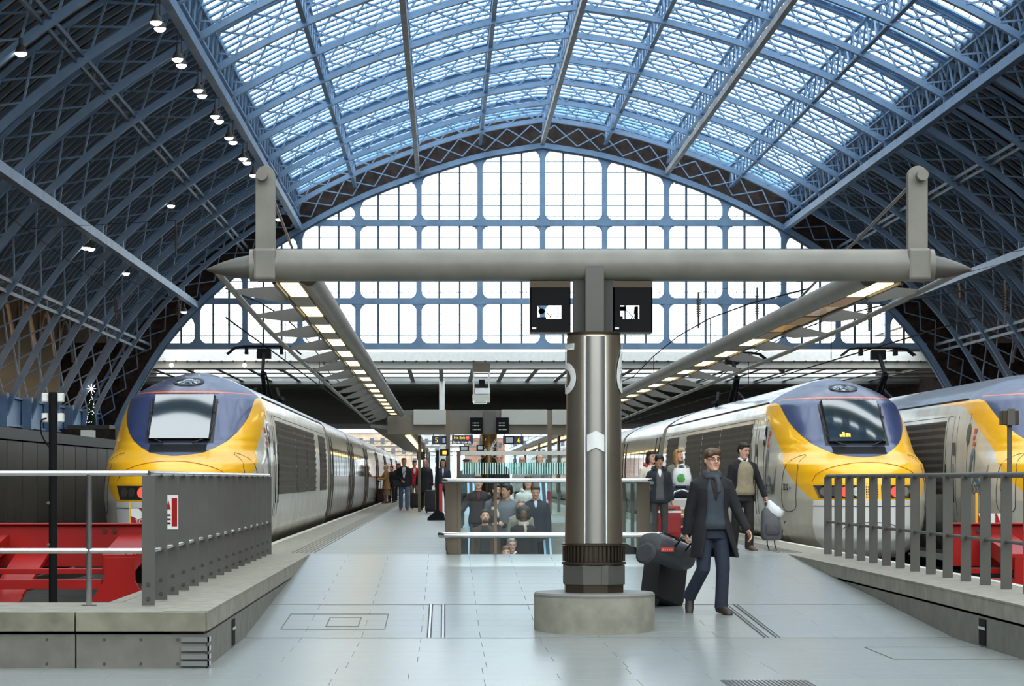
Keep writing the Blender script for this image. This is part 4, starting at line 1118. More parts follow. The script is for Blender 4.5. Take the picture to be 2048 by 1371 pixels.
gs = thing('glass_screen', 'tall glass screen with a band of white upright stripes at the head of the escalator', 'screen', (1.8,WY1+0.2,0))
gy = WY1+0.25
MB().bb(0.28,3.3,gy-0.03,gy+0.03,1.63,1.71).build('top_rail', M_offw, gs)
for a,b in ((0.30,1.32),(1.34,2.30),(2.32,3.28)):
    MB().bb(a,b,gy-0.006,gy+0.006,0.06,1.63).build('pane', M_clear, gs)
for xx in (0.27,3.31): MB().bb(xx-0.04,xx+0.04,gy-0.05,gy+0.05,0,1.72).build('post', M_bronzedk, gs)
x = 0.36; M_stripe = mat('etched_stripe', rgb(205,235,230), 0.6)
while x < 3.25:
    MB().bb(x-0.011,x+0.011,gy-0.012,gy-0.008,1.25,1.48).build('stripe', M_stripe, gs); x += 0.049
mb = MB(); mb.bb(0.34,3.25,gy+0.008,gy+0.010,1.25,1.48); mb.build('tinted_band', glassmat('teal_band',(0.45,0.78,0.76,1),0.05), gs)
rp = thing('crowd_post', 'slim red post standing right of the escalator top behind the navy coated man', 'post', (2.05,46.9,0))
x = PX(1097,46.9); MB().bb(x-0.03,x+0.03,46.87,46.93,0.0,0.92).build('shaft', M_red, rp); MB().bb(x-0.04,x+0.04,46.86,46.94,-0.02,0.03).build('foot', M_white, rp)

# ------------------------------------------------------------------ portal with signs beyond the escalator
pt = thing('portal_frame', 'grey brown portal frame with pale panels crossing the platform beyond the escalator', 'portal', (1.5,83,0))
pd = 83.0
xa, xb = PX(775,pd), 2*XM-PX(775,pd)
MB().bb(xa,xb,pd,pd+0.6,PZ(835,pd),PZ(820,pd)).build('upper_fascia', M_beam, pt)
MB().bb(xa,xb,pd-0.05,pd+0.5,PZ(868,pd),PZ(835,pd)).build('lower_fascia', mat('brown_grey_fascia', rgb(124,114,98),0.6), pt)
for a,b in ((827,892),(1002,1094),(1104,1160)): MB().bb(PX(a,pd),PX(b,pd),pd-0.2,pd-0.06,PZ(849,pd),PZ(819,pd)).build('light_panel', M_offw, pt, bevel=0.01)
for px_ in (896,1099): x = PX(px_,pd-2); MB().bb(x-0.07,x+0.07,pd-2.1,pd-1.9,0,PZ(820,pd-2)).build('post', M_bronzedk, pt)
x = PX(979,pd); MB().bb(x-0.2,x+0.2,pd-0.12,pd-0.04,PZ(868,pd),PZ(822,pd)).build('centre_plate', M_plate, pt)
for px0,px1 in ((940,965),(992,1017)):
    th = thing('information_screen', 'black hanging information screen on the portal, '+('left' if px0<950 else 'right')+' of its grey centre plate', 'screen', (PX(px0,pd),pd-0.3,PZ(868,pd)))
    MB().bb(PX(px0,pd),PX(px1,pd),pd-0.50,pd-0.27,PZ(867,pd),PZ(835,pd)).build('casing', M_black, th, bevel=0.01)
    mb = MB()
    for k,(zy,n) in enumerate(((845,5),(850,5),(858,6))):
        for j in range(n): xx = PX(px0+5+j*2.7,pd); mb.bb(xx,xx+0.03,pd-0.506,pd-0.50,PZ(zy+2,pd),PZ(zy,pd))
    tag(mb.build('text_rows', M_offw, th), kind='stuff')
def sign(nm, lab, px0, px1, y0, y1, D, texts, extra=None, m=None):
    th = thing('sign', lab, 'sign', (PX(px0,D),D,PZ(y1,D)))
    MB().bb(PX(px0,D),PX(px1,D),D,D+0.12,PZ(y1,D),PZ(y0,D)).build('board', m or M_navy, th, bevel=0.008)
    mb = MB()
    for px_ in (px0+3,px1-3): mb.bar((PX(px_,D),D+0.06,PZ(y0,D)),(PX(px_,D),D+0.06,PZ(y0-4,D)),0.03,0.03,(0,1,0))
    mb.build('hanger', M_plate, th)
    for s,px_,py_,sz,mm in texts: text('lettering', s, sz, mm, th, facing((PX(px_,D),D-0.006,PZ(py_,D))))
    return th
D = 77.0
t5 = sign('s5','navy platform sign with yellow 5 and a small screen left of the portal post',864,893,871,888,D,[('5',873,880,0.22,M_txtY)])
MB().bb(PX(884,D),PX(892,D),D-0.02,D,PZ(887,D),PZ(873,D)).build('small_screen', M_black, t5); MB().bb(PX(885,D),PX(891,D),D-0.026,D-0.02,PZ(885,D),PZ(875,D)).build('screen_face', mat('pale_screen', rgb(180,190,198),0.4), t5)
t6 = sign('s6','navy platform sign with yellow 6 and a small screen right of the bronze column',1006,1047,871,888,D,[('6',1038,880,0.22,M_txtY)])
MB().bb(PX(1010,D),PX(1028,D),D-0.02,D,PZ(887,D),PZ(872,D)).build('small_screen', M_black, t6); MB().bb(PX(1012,D),PX(1026,D),D-0.026,D-0.02,PZ(885,D),PZ(874,D)).build('screen_face', MATS['pale_screen'], t6)
tn = sign('no_exit','navy sign in two languages reading No Exit over the escalator glass',904,946,869,888,74.0,[('No Exit',919,875,0.105,M_txtY),('Sortie Interdit',924,884,0.095,M_txtW)])
MB().cyl((PX(935,74),74-0.006,PZ(875,74)),0.05,0.01,16,'y').build('no_entry_disc', M_lampR, tn); MB().bb(PX(935,74)-0.035,PX(935,74)+0.035,73.985,73.99,PZ(875,74)-0.008,PZ(875,74)+0.008).build('bar', M_white, tn)
for px0,px1,y0,y1,D,lab in ((919,938,891,902,76,'left'),(953,968,889,901,78,'right')):
    th = thing('monitor','small grey monitor hanging under the signs, the '+lab+' of two','monitor',(PX(px0,D),D,PZ(y1,D)))
    MB().bb(PX(px0,D),PX(px1,D),D,D+0.15,PZ(y1,D),PZ(y0,D)).build('casing', M_black, th, bevel=0.01); MB().bb(PX(px0+3,D),PX(px1-3,D),D-0.008,D,PZ(y1-2,D),PZ(y0+2,D)).build('screen_face', MATS['pale_screen'], th)
    MB().bb(PX((px0+px1)/2,D)-0.02,PX((px0+px1)/2,D)+0.02,D+0.05,D+0.09,PZ(y0,D),PZ(869,D)).build('hanger', M_plate, th)
# bronze number column farther along
D = 86.0; x = PX(978,D)
c2 = thing('platform_column','farther bronze column with pale 5 and 6, seen above the glass screen','column',(x,D,0))
MB().cyl((x,D,PZ(868,D)/2),0.28,PZ(868,D),32).build('shaft', mat('warm_bronze', rgb(150,118,78),0.25,1.0), c2, smooth=30)
for ch,a in (('5',-0.95),('6',0.85)):
    cu = bpy.data.curves.new('number','FONT'); cu.body = ch; cu.size = 1.0; cu.align_x='CENTER'; cu.align_y='CENTER'; cu.resolution_u = 4; cu.extrude = 0.003
    o = bpy.data.objects.new('number',cu); me = bpy.data.meshes.new_from_object(o); bpy.data.objects.remove(o)
    for v in me.vertices:
        aa = a+v.co.x/0.28; rr = 0.286+v.co.z; v.co = (x+rr*math.sin(aa), D-rr*math.cos(aa), PZ(898,D)+v.co.y)
    me.materials.clear(); me.materials.append(M_white); link('number', me, c2)
# canopies beyond the portal
for s in (-1,1):
    th = thing('platform_canopy','far low lamp canopy beyond the portal, '+('left' if s<0 else 'right')+' of the bronze column','canopy',(XM+s*3,110,2.6),'far platform canopies')
    zt = 1.42+EYE
    mb = MB(); mb.prism([(XM+s*2.5,84,zt+0.1),(XM+s*4.1,84,zt+0.35),(XM+s*4.1,84,zt+0.45),(XM+s*2.5,84,zt+0.3)],(0,70,0)); mb.build('soffit', M_beam, th)
    for k in range(14):
        MB().bb(XM+s*2.75,XM+s*2.95,86+k*4.4,88.6+k*4.4,zt+0.08,zt+0.11).build('lamp_panel', M_lampY, th)
    for k in range(4): MB().bb(XM+s*2.4,XM+s*2.5,86+k*18,86.3+k*18,0,zt+0.1).build('post', M_bronzedk, th)
# white access cradle, totem, speaker, departure board
D = 212; x0,x1 = PX(945,D),PX(980,D); z0,z1 = PZ(805,D),PZ(738,D)
th = thing('access_cradle','pale maintenance cradle hanging below the concrete edge beam','cradle',((x0+x1)/2,D,z0))
mb = MB()
for x in (x0+0.1,x1-0.1):
    for y in (D-0.5,D+0.6): mb.bb(x-0.06,x+0.06,y-0.06,y+0.06,z0,z1)
mb.build('frame', M_offw, th); MB().bb(x0+0.2,x1,D-0.6,D-0.5,z0+0.75,z0+1.25).build('front_panel', M_white, th); MB().bb(x0,x1,D-0.6,D+0.7,z0,z0+0.7).build('basket', M_offw, th, bevel=0.05)
MB().bb(x0,x1,D-0.6,D+0.7,z1-0.2,z1+0.5).build('trolley', M_bronzedk, th); MB().bb((x0+x1)/2-0.2,(x0+x1)/2+0.3,D-0.4,D+0.4,z0+1.3,z0+2.0).build('winch', M_black, th)
mb = MB(); mb.tube([(x0+0.1,D-0.6,z0+0.1),(x0+0.1,D-0.9,z0-0.1),(x1-0.3,D-0.9,z0-0.1),(x1-0.3,D-0.6,z0+0.1)],0.05,6); mb.build('bumper', M_offw, th)
D = 68.5; x0 = PX(872,D)
th = thing('totem','slim black and red totem on a wedge base left of the escalator balustrade','totem',(x0,D,0))
MB().bb(x0,PX(878,D),D,D+0.15,0.25,PZ(900,D)).build('black_blade', M_black, th); MB().bb(PX(878,D),PX(885,D),D-0.01,D+0.15,0.22,PZ(967,D)).build('red_blade', M_lampR if False else M_red, th); MB().bb(x0-0.02,x0,D,D+0.15,0.25,PZ(985,D)).build('red_edge', M_red, th)
mb = MB(); mb.prism([(PX(855,D),D-0.2,0),(PX(890,D),D-0.2,0),(PX(888,D),D-0.2,0.2),(PX(872,D),D-0.2,0.32),(PX(866,D),D-0.2,0.2),(PX(855,D),D-0.2,0.07)],(0,0.5,0)); mb.build('wedge_base', M_black, th)
D = 96; th = thing('loudspeaker','dark box hanging from the left canopy edge above the walking man','speaker box',(PX(842,D),D,PZ(919,D)))
MB().bb(PX(834,D),PX(850,D),D,D+0.25,PZ(919,D),PZ(903,D)).build('casing', M_black, th, bevel=0.02); MB().bb(PX(842,D)-0.03,PX(842,D)+0.03,D+0.1,D+0.16,PZ(903,D),PZ(893,D)).build('bracket', M_plate, th); MB().bb(PX(836,D),PX(848,D),D-0.01,D,PZ(917,D),PZ(905,D)).build('grille', M_dark, th)
D = 79; th = thing('departure_display','small display with orange characters left of the portal post','display',(PX(890,D),D,PZ(910,D)))
MB().bb(PX(880,D),PX(897,D),D,D+0.15,PZ(911,D),PZ(898,D)).build('casing', M_black, th, bevel=0.01); MB().bb(PX(885,D),PX(893,D),D-0.01,D,PZ(908,D),PZ(901,D)).build('lit_field', M_lampO, th); MB().bb(PX(895,D)-0.02,PX(895,D)+0.02,D+0.05,D+0.1,PZ(898,D),PZ(868,D)).build('hanger', M_plate, th)

# ------------------------------------------------------------------ buffer stops
def buffer(xc, yf, label, loc_group=None):
    th = thing('buffer_stop', label, 'buffer stop', (xc,yf,-1.0), 'red buffer stops')
    for (nm,x0,x1,y0,y1,z0,z1) in (('back_beam',-1.65,1.65,1.5,1.7,0.05,0.58),('top_flange',-1.65,1.65,1.42,1.78,0.58,0.60),('front_rail',-1.6,0.55,-0.15,-0.03,-0.16,-0.04),('middle_rail',-1.6,0.55,0.4,0.5,0.0,0.07)):
        MB().bb(xc+x0,xc+x1,yf+y0,yf+y1,z0,z1).build(nm, M_red, th, bevel=0.006)
    for x in (-1.05,0.75):
        m = MB(); m.rings([[(xc+x+a,y,z+b) for a,b in ((-0.2,-0.1),(0.2,-0.1),(0.2,0.1),(-0.2,0.1))] for y,z in ((yf+1.5,0.36),(yf-0.1,0.16))]); m.build('arm', M_red, th, bevel=0.006)
        MB().prism([(xc+x-0.16,yf-0.2,0.22),(xc+x+0.2,yf-0.2,0.22),(xc+x+0.2,yf-0.2,-0.05),(xc+x+0.33,yf-0.2,-0.3),(xc+x-0.33,yf-0.2,-0.3),(xc+x-0.16,yf-0.2,-0.05)],(0,0.08,0)).build('upright', M_red, th)
        MB().prism([(xc+x-0.5,yf-0.62,-0.46),(xc+x+0.6,yf-0.62,-0.46),(xc+x+0.6,yf+0.2,-0.30),(xc+x-0.3,yf+0.2,-0.30)],(0,0,0.04)).build('foot_plate', M_red, th)
        MB().bb(xc+x-0.45,xc+x+0.55,yf-0.6,yf+0.2,-1.05,-0.46).build('foot_block', M_dark, th)
        m = MB(); m.bar((xc+x+0.35,yf+0.15,-0.34),(xc+x+0.55,yf+1.5,0.28),0.42,0.05); m.build('brace_plate', M_red, th)
        m = MB(); m.tube([(xc+x+0.1,yf-0.24,0.24),(xc+x+0.1,yf-0.24,0.31),(xc+x+0.18,yf-0.24,0.33),(xc+x+0.2,yf-0.24,0.24)],0.012,6); m.build('lifting_eye', M_red, th)
    for x in (-1.28,-1.16,0.36,0.48): MB().cyl((xc+x,yf+1.49,0.50),0.028,0.03,10,'y').build('bolt', M_bronzedk, th)
    for x,z in ((-0.4,0.17),(0.2,-0.1)): MB().cyl((xc+x,yf+1.48,z),0.028,0.03,10,'y').build('bolt', M_bronzedk, th)
    return th
buffer(-4.65,29.4,'red steel buffer stop on the left track, behind the slatted railing')
buffer(8.05,29.6,'red steel buffer stop on the right track, behind the flat post railing')
def board(x, y, z, lab, w, h, lines, hole):
    th = thing('warning_board', lab, 'sign', (x,y,z))
    MB().bb(x-w/2,x+w/2,y,y+0.02,z,z+h).build('panel', M_red, th)
    mb = MB(); mb.prism([(x-w/2,y-0.004,z+h),(x-w/2+0.12,y-0.004,z+h),(x-w/2+0.24,y-0.004,z+h*0.62),(x-w/2+0.12,y-0.004,z+h*0.45),(x-w/2,y-0.004,z+h*0.62)],(0,0.004,0)); mb.build('white_arrow', M_white, th)
    for s,dx,dz,sz in lines: text('lettering', s, sz, M_white, th, facing((x+dx,y-0.008,z+dz)))
    MB().cyl((x+hole,y-0.004,z+0.10),0.05,0.012,20,'y').build('hole', M_black, th)
    MB().bb(x-w/2-0.03,x-w/2-0.008,y-0.01,y+0.012,z-0.5,z+0.42).build('pole', M_yellow, th)
    return th
board(PX(287,39.6),39.6,PZ(1056,39.6),'red board reading NOT TO BE MOVED on a yellow pole before the left train',0.40,0.32,[('NOT',0.06,0.24,0.085),('TO  BE',0.0,0.11,0.085),('MOVED',0.0,0.03,0.06)],0.03)
D = 31.6; xx = PX(1978,D)
th = thing('warning_board','red and white striped board on the right buffer beside a yellow pole','sign',(xx,D,0.6))
MB().bb(xx-0.16,xx+0.16,D,D+0.02,PZ(1052,D),PZ(1026,D)).build('panel', M_white, th)
for k in range(3):
    a = xx-0.16+k*0.12; MB().prism([(a,D-0.004,PZ(1052,D)),(a+0.06,D-0.004,PZ(1052,D)),(a+0.06-0.05*0,D-0.004,PZ(1042,D)),(a+0.02,D-0.004,PZ(1026,D)),(a-0.0,D-0.004,PZ(1026,D))],(0,0.004,0)).build('red_stripe', M_red, th)
MB().bb(PX(1950,D),PX(1955,D),D-0.03,D,0.1,PZ(985,D)).build('pole', M_yellow, th)
D = 32.2; xx = PX(2020,D)
th = thing('signal_post','grey post with a square grey box on top behind the right railing','post',(xx,D,-1))
MB().bb(xx-0.027,xx+0.027,D,D+0.05,-1.05,PZ(822,D)).build('post', M_plate, th); MB().bb(PX(2003,D),PX(2036,D),D-0.06,D+0.14,PZ(849,D),PZ(820,D)).build('box', M_bronzedk, th, bevel=0.008); MB().bb(xx-0.05,xx+0.05,D-0.075,D-0.06,PZ(850,D),PZ(817,D)).build('strap', M_plate, th)
# black camera post on the left
D = 26.5; xx = PX(106,D)
th = thing('camera_post','tall black post with four pale lamp boxes behind the left railing','post',(xx,D,-1))
MB().cyl((xx,D,(PZ(784,D)-1.05)/2),0.046,PZ(784,D)+1.05,20).build('post', M_black, th, smooth=30)
for py_ in (795,835):
    for s in (-1,1):
        b_ = MB().box((xx+s*0.085,D,PZ(py_,D)),(0.07,0.08,0.10)).build('lamp_box', M_offw, th, bevel=0.012); MB().box((xx+s*0.085,D-0.042,PZ(py_,D)),(0.045,0.006,0.075)).build('lens', M_white, b_)
mb = MB(); mb.tube([Vector(p) for p in smoothcurve([(xx-0.06,D-0.05,PZ(836,D)),(xx-0.12,D-0.06,PZ(842,D)),(xx-0.11,D-0.06,PZ(870,D)),(xx-0.03,D-0.055,PZ(895,D))],5)],0.009,6); mb.build('cable', M_black, th)
for z in (0.9,0.45,-0.35): MB().cyl((xx-0.045,D-0.03,z),0.018,0.02,8,'y').build('clamp', M_plate, th)

# ------------------------------------------------------------------ pendant lamps, festive tree, wires
def pendant(px_, py_, D, lab, grp=None):
    p = W(px_,py_,D)
    th = thing('pendant_lamp', lab, 'lamp', p, grp)
    mb = MB(); mb.lathe(p,[(0.24,0.0),(0.23,0.08),(0.16,0.26),(0.08,0.34),(0.07,0.6),(0.03,0.62)],16); mb.build('shade', M_plate, th, smooth=30)
    MB().lathe(p,[(0.02,-0.15),(0.12,-0.14),(0.21,-0.08),(0.25,0.0),(0.02,0.03)],16).build('lens', M_lampW, th, smooth=30)
    z1 = roofz(max(-35,p.x-RX))+0.4; mb = MB(); mb.tube([p+Vector((0,0,0.6)),(p.x,p.y,z1)],0.025,5); mb.build('stem', M_plate, th)
row = [(312,44),(355,118),(396,180),(430,232),(458,275),(486,317),(507,350),(558,438)]
ordn = ['nearest','second','third','fourth','fifth','sixth','seventh','farthest']
for k,(a,b) in enumerate(row):
    D = 11.9*F/(CX-a); pendant(a,b,D,ordn[k]+' pendant of the upper left lamp row under the glazing edge','upper left pendant lamps')
    if k < 6: pendant(a+8,b+13-k,D+1.2,ordn[k]+' lower twin pendant beside the upper left lamp row','lower twin pendants')
for a,b,D,lab in ((42,106,98,'lone pendant high in the dark left haunch near the picture corner'),(342,411,152,'lone pendant in the dark haunch left of the left upright plate'),(172,495,143,'nearer lamp below the pale blue left beam'),(182,497,144,'twin of the nearer lamp below the pale blue left beam'),(252,546,161,'second lamp along below the pale blue left beam'),(368,623,190,'far lamp where the pale blue left beam meets the end screen')): pendant(a,b,D,lab)
for a,b,lab in ((343,730,'left'),(489,730,'right')):
    p = W(a,b,213.2); th = thing('bracket_lamp','round lamp on the concrete edge beam above the left train, the '+lab+' one','lamp',p)
    MB().ell(p,(0.18,0.18,0.18),12,8).build('globe', M_lampW, th, smooth=True); MB().bar(p,(p.x,p.y+1.6,p.z+0.3),0.06,0.06).build('arm', M_plate, th)
D = 178; p = W(183,850,D)
th = thing('festive_tree','slim lit festive tree with a star far off by the left wall','tree',p)
mb = MB(); mb.lathe(p,[(0.34,0),(0.36,0.1),(0.26,0.9),(0.16,1.6),(0.05,2.3)],14); mb.build('foliage', mat('fir_green', rgb(24,52,36),0.9,noise=0.4,nscale=6), th, smooth=30)
mb = MB()
for k in range(60):
    t = random.random(); a = random.random()*6.28; r = 0.36*(1-t*0.86); mb.ell((p.x+r*math.cos(a),p.y+r*math.sin(a),p.z+0.1+t*2.2),(0.028,0.028,0.028),5,3)
tag(mb.build('fairy_lights', mat('fairy_light', rgb(210,230,255),0.5,emit=(0.8,0.92,1,1),estr=5), th), kind='stuff')
mb = MB()
for k in range(4):
    a = math.pi*k/4; mb.bar((p.x-0.34*math.cos(a),p.y,p.z+2.65-0.34*math.sin(a)),(p.x+0.34*math.cos(a),p.y,p.z+2.65+0.34*math.sin(a)),0.05,0.05,(0,1,0))
mb.build('star', mat('star_light', rgb(235,240,255),0.5,emit=(0.9,0.95,1,1),estr=1.2), th)
MB().bb(p.x-1.5,p.x+1.5,p.y-1.5,p.y+1.5,p.z-0.3,p.z-0.0).build('stand', M_concd, th)
tag(MB().bb(p.x-2,p.x+2,p.y-2,p.y+2,-1.05,p.z-0.3).build('pedestal', M_brick), kind='structure')
# insulators
def insul(px_, y0, y1, D, lab, n=8):
    a, b = W(px_,y0,D), W(px_,y1,D)
    th = thing('insulator', lab, 'insulator', b, 'hanging wire insulators')
    zr = roofz(max(-35,min(35,a.x-RX))); mb = MB(); sd = 1 if a.x > RX else -1; xr = RX+sd*29.5; mb.tube([(xr,D,roofz(29.5)+0.3),(a.x,D,a.z)],0.012,5); mb.build('hanger_wire', M_dark, th)
    MB().tube([a,b],0.05,8).build('rod', M_plate, th)
    L = a.z-b.z
    for k in range(n):
        MB().cyl((a.x,D,b.z+L*(0.35+0.5*k/n)),0.11,0.05,10).build('disc', M_bronzedk, th)
for a,y0,y1,D,lab in ((1397,585,656,120,'insulator rod hanging clear before the end screen right of the right housing'),(1514,575,655,130,'insulator rod hanging left of the right canopy lamps'),(1738,595,662,118,'insulator rod hanging just right of the right canopy'),(1918,565,610,96,'ribbed insulator hanging below the right crossbeam tip'),(2010,560,650,92,'ribbed insulator hanging nearest the right picture edge'),(352,440,515,128,'ribbed insulator hanging left of the left upright plate'),(232,590,640,120,'short insulator rod hanging in the dark left haunch'),(357,600,645,150,'short insulator rod beside the far left beam end')): insul(a,y0,y1,D,lab)
for xc,nm in ((-4.65,'left'),(7.73,'right'),(11.25,'farthest right')):
    th = thing('overhead_wire','thin contact wire with droppers above the %s train'%nm,'wire',(xc,150,4.6),'overhead contact wires')
    MB().tube([(xc,52,4.58),(xc,430,4.9)],0.02,5).build('contact_wire', M_black, th)
    pts = []
    for k in range(40):
        t = k/39; y = 52+378*t; pts.append((xc,y,5.2+0.7*abs(math.sin(y*math.pi/52))))
    MB().tube(pts,0.02,5).build('catenary_wire', M_black, th)
    for k in range(2,38,2): MB().tube([pts[k],(xc,pts[k][1],4.58+0.32*pts[k][1]/430)],0.012,4).build('dropper', M_black, th)
# ------------------------------------------------------------------ people
def V(*a): return Vector(a)
def remesh(mb, nm, m, vox, smooth_it=2):
    me = mb.mesh(nm+'_raw'); o = bpy.data.objects.new('tmp_raw', me); COL.objects.link(o)
    r = o.modifiers.new('r','REMESH'); r.mode = 'VOXEL'; r.voxel_size = vox
    s = o.modifiers.new('s','SMOOTH'); s.factor = 0.5; s.iterations = smooth_it
    dg = bpy.context.evaluated_depsgraph_get(); out = bpy.data.meshes.new_from_object(o.evaluated_get(dg))
    bpy.data.objects.remove(o); bpy.data.meshes.remove(me); out.name = nm
    out.materials.clear(); out.materials.append(m); out.polygons.foreach_set('use_smooth',[True]*len(out.polygons)); return out
def plain(mb, nm, m):
    me = mb.mesh(nm); me.materials.append(m); me.polygons.foreach_set('use_smooth',[True]*len(me.polygons)); return me
TORSO = [(0.82,0.13,0.10,0.0),(0.90,0.165,0.12,0.01),(0.97,0.165,0.12,0.01),(1.05,0.145,0.105,0.0),(1.13,0.14,0.10,0.0),(1.24,0.16,0.112,0.0),(1.33,0.168,0.115,0.005),(1.385,0.140,0.098,0.01),(1.43,0.092,0.072,0.012),(1.475,0.065,0.06,0.012)]
def tring(z, grow=0.0, n=28):
    rx = interp([(t[0],t[1]) for t in TORSO], z)+grow; ry = interp([(t[0],t[2]) for t in TORSO], z)+grow; cy = interp([(t[0],t[3]) for t in TORSO], z)
    return rx, ry, cy
def ering(rx, ry, cx, cy, z, n=28): return [(cx+rx*math.cos(2*math.pi*j/n), cy+ry*math.sin(2*math.pi*j/n), z) for j in range(n)]
HEADR = [(-.120,.022,-.070,-.035),(-.108,.042,-.086,-.01),(-.088,.055,-.091,.028),(-.058,.065,-.092,.058),(-.02,.071,-.093,.078),(.015,.075,-.093,.088),(.05,.076,-.092,.092),(.08,.068,-.080,.085),(.102,.048,-.056,.062),(.116,.018,-.016,.03)]
def skin(name, r, g, b): return mat('skin_'+name, rgb(r,g,b), 0.55, noise=0.06, nscale=20)
SK = {'fair':skin('fair',216,166,142),'pink':skin('pink',222,160,140),'olive':skin('olive',192,142,112),'dark':skin('dark',92,62,48)}
def cl(r, g, b, rough=0.85): return mat('cloth_%d_%d_%d'%(r,g,b), rgb(r,g,b), rough, noise=0.10, nscale=14, bump=0.1)
def hr(r, g, b): return mat('hair_%d_%d_%d'%(r,g,b), rgb(r,g,b), 0.55, noise=0.35, nscale=30, stretch=(1,1,0.2))
M_eyew = mat('eye_white', rgb(225,220,212), 0.3); M_iris = mat('eye_dark', rgb(36,28,24), 0.2); M_lip = mat('lips', rgb(176,98,88), 0.5)
def person(label, x, y, z, H, yaw=0.0, arms=None, legs=None, top=None, toph=0.86, flare=0.0, bottom=None, skirt=None, shoe=None, sk='fair', hair='short', hairc=(60,44,34), look=(0,0), shirt=None, shirtw=(0.12,0.30), scarf=None, glasses=None, near=False, build=1.0, group=None, grip=(0.5,0.5), beard=None, inner2=None, collar=None, drop=True, lift=0.0, extra=None, hood=None, openf=None):
    k = H/1.75; vox = 0.0065 if near else 0.0115; cv = 0.011 if near else 0.016
    A = {'L':((0.14,0.02,-1),(0.05,-0.12,-1)),'R':((-0.14,0.02,-1),(-0.05,-0.12,-1))}; A.update(arms or {})
    G = {'L':((0.05,0,-1),(0.0,0,-1),(0.1,-1,-0.12)),'R':((-0.05,0,-1),(0.0,0,-1),(-0.1,-1,-0.12))}; G.update(legs or {})
    J = {}
    for s,sg in (('L',1),('R',-1)):
        sh = V(sg*0.168*build,0.01,1.372); d1,d2 = V(*A[s][0]).normalized(),V(*A[s][1]).normalized()
        el = sh+d1*0.285; wr = el+d2*0.245; J['a'+s] = (sh,el,wr,d2)
        hp = V(sg*0.09,0.01,0.90); e1,e2 = V(*G[s][0]).normalized(),V(*G[s][1]).normalized()
        kn = hp+e1*0.42; an = kn+e2*0.40; J['l'+s] = (hp,kn,an,V(*G[s][2]).normalized())
    lowest = 9
    for s in 'LR':
        hp,kn,an,fd = J['l'+s]; lowest = min(lowest, an.z-0.08, (an+fd*0.17).z-0.035)
    off = -lowest+lift
    th = thing('person', label, 'person', (x,y,z), group, yaw)
    def put(me, nm, parent=th, lab=None):
        me.transform(Matrix.Translation((0,0,off*k)) @ Matrix.Scale(k,4)); o = same(nm, me, parent)
        if lab: o['label'] = lab
        return o
    # ---- body: one surface
    mb = MB()
    mb.rings([ering(rx*build-0.012,ry*build-0.012,0,cy,zz) for zz,rx,ry,cy in TORSO])
    HC = V(0,-0.012,1.625); HM = Matrix.Rotation(look[0],3,'Z') @ Matrix.Rotation(look[1],3,'X')
    def hd(v): return HC+HM@(Vector(v)+V(0,0,0.05))-V(0,0,0.05)
    mb.tube([V(0,0.012,1.42),V(0,0.008,1.49),V(0,0.0,1.56)],[0.062,0.054,0.056],14)
    mb.rings([[hd((rx*math.cos(2*math.pi*j/24),(f+b)/2+(b-f)/2*math.sin(2*math.pi*j/24),zz)) for j in range(24)] for zz,rx,f,b in HEADR])
    mb.tube([hd(p) for p in ((0,-.088,.022),(0,-.100,.0),(0,-.112,-.022),(0,-.098,-.034))],[.008,.010,.0135,.009],8)
    for s in (-1,1):
        mb.ell(hd((s*.012,-.098,-.03)),(.009,.009,.008),8,6); mb.ell(hd((s*.03,-.083,.030)),(.024,.012,.008),8,6); mb.ell(hd((s*.038,-.072,-.03)),(.022,.016,.02),8,6)
        mb.ell(hd((s*.077,.008,-.008)),(.011,.02,.031),8,6)
    mb.ell(hd((0,-.084,-.10)),(.024,.014,.016),8,6)
    for s,sg in (('L',1),('R',-1)):
        sh,el,wr,d = J['a'+s]
        mb.tube([V(sg*0.07,0.01,1.40),sh,sh.lerp(el,.4),el,el.lerp(wr,.3),wr,wr+d*0.02],[0.05,0.052,0.046,0.038,0.040,0.026,0.025],12)
        # hand: palm, four unequal fingers, thumb from the side
        n_ = V(-sg,0,0); n_ = (n_-d*n_.dot(d))
        n_ = n_.normalized() if n_.length > 0.2 else V(0,-1,0)
        a_ = d.cross(n_).normalized()
        if a_.y > 0: a_ = -a_          # thumb side points forwards
        c = grip[0] if s == 'R' else grip[1]
        p0 = wr+d*0.015; p1 = wr+d*0.092
        mb.rings([[q+a_*(w*math.cos(2*math.pi*j/12))+n_*(t*math.sin(2*math.pi*j/12)) for j in range(12)] for q,w,t in ((p0,.024,.018),(p0.lerp(p1,.35),.036,.017),(p0.lerp(p1,.8),.040,.015),(p1,.036,.012))])
        for i,(u,l) in enumerate(((.030,.070),(.010,.080),(-.011,.074),(-.031,.058))):
            b0 = p1-d*.012+a_*u; dirn = d; q = [b0]; ang = 0
            for seg in (.45,.32,.25):
                ang += c*0.95; dd = (d*math.cos(ang)+n_*math.sin(ang)+a_*(u*1.2)).normalized(); q.append(q[-1]+dd*l*seg)
            mb.tube(q,[.0098,.0092,.0086,.0068],8)
        t0 = p0+a_*.026+d*.015; t1 = t0+(d*.7+a_*.75+n_*0.25*c).normalized()*.036; t2 = t1+(d*(1-.4*c)+a_*.25+n_*0.9*c).normalized()*.032; mb.tube([t0-a_*.012,t0,t1,t2],[.013,.0125,.0105,.0078],8)
        hp,kn,an,fd = J['l'+s]
        mb.tube([V(sg*.07,.01,.93),hp,hp.lerp(kn,.4),kn,kn.lerp(an,.35),an],[.07,.078,.068,.048,.048,.033],12)
        up = V(0,0,1)-fd*fd.z; up.normalize(); mb.tube([an+up*.01,an+fd*0.02-up*.035,an+fd*.14-up*.052],[.032,.030,.020],8)
    body = put(remesh(mb,'body',SK[sk],vox,1 if near else 1),'body')
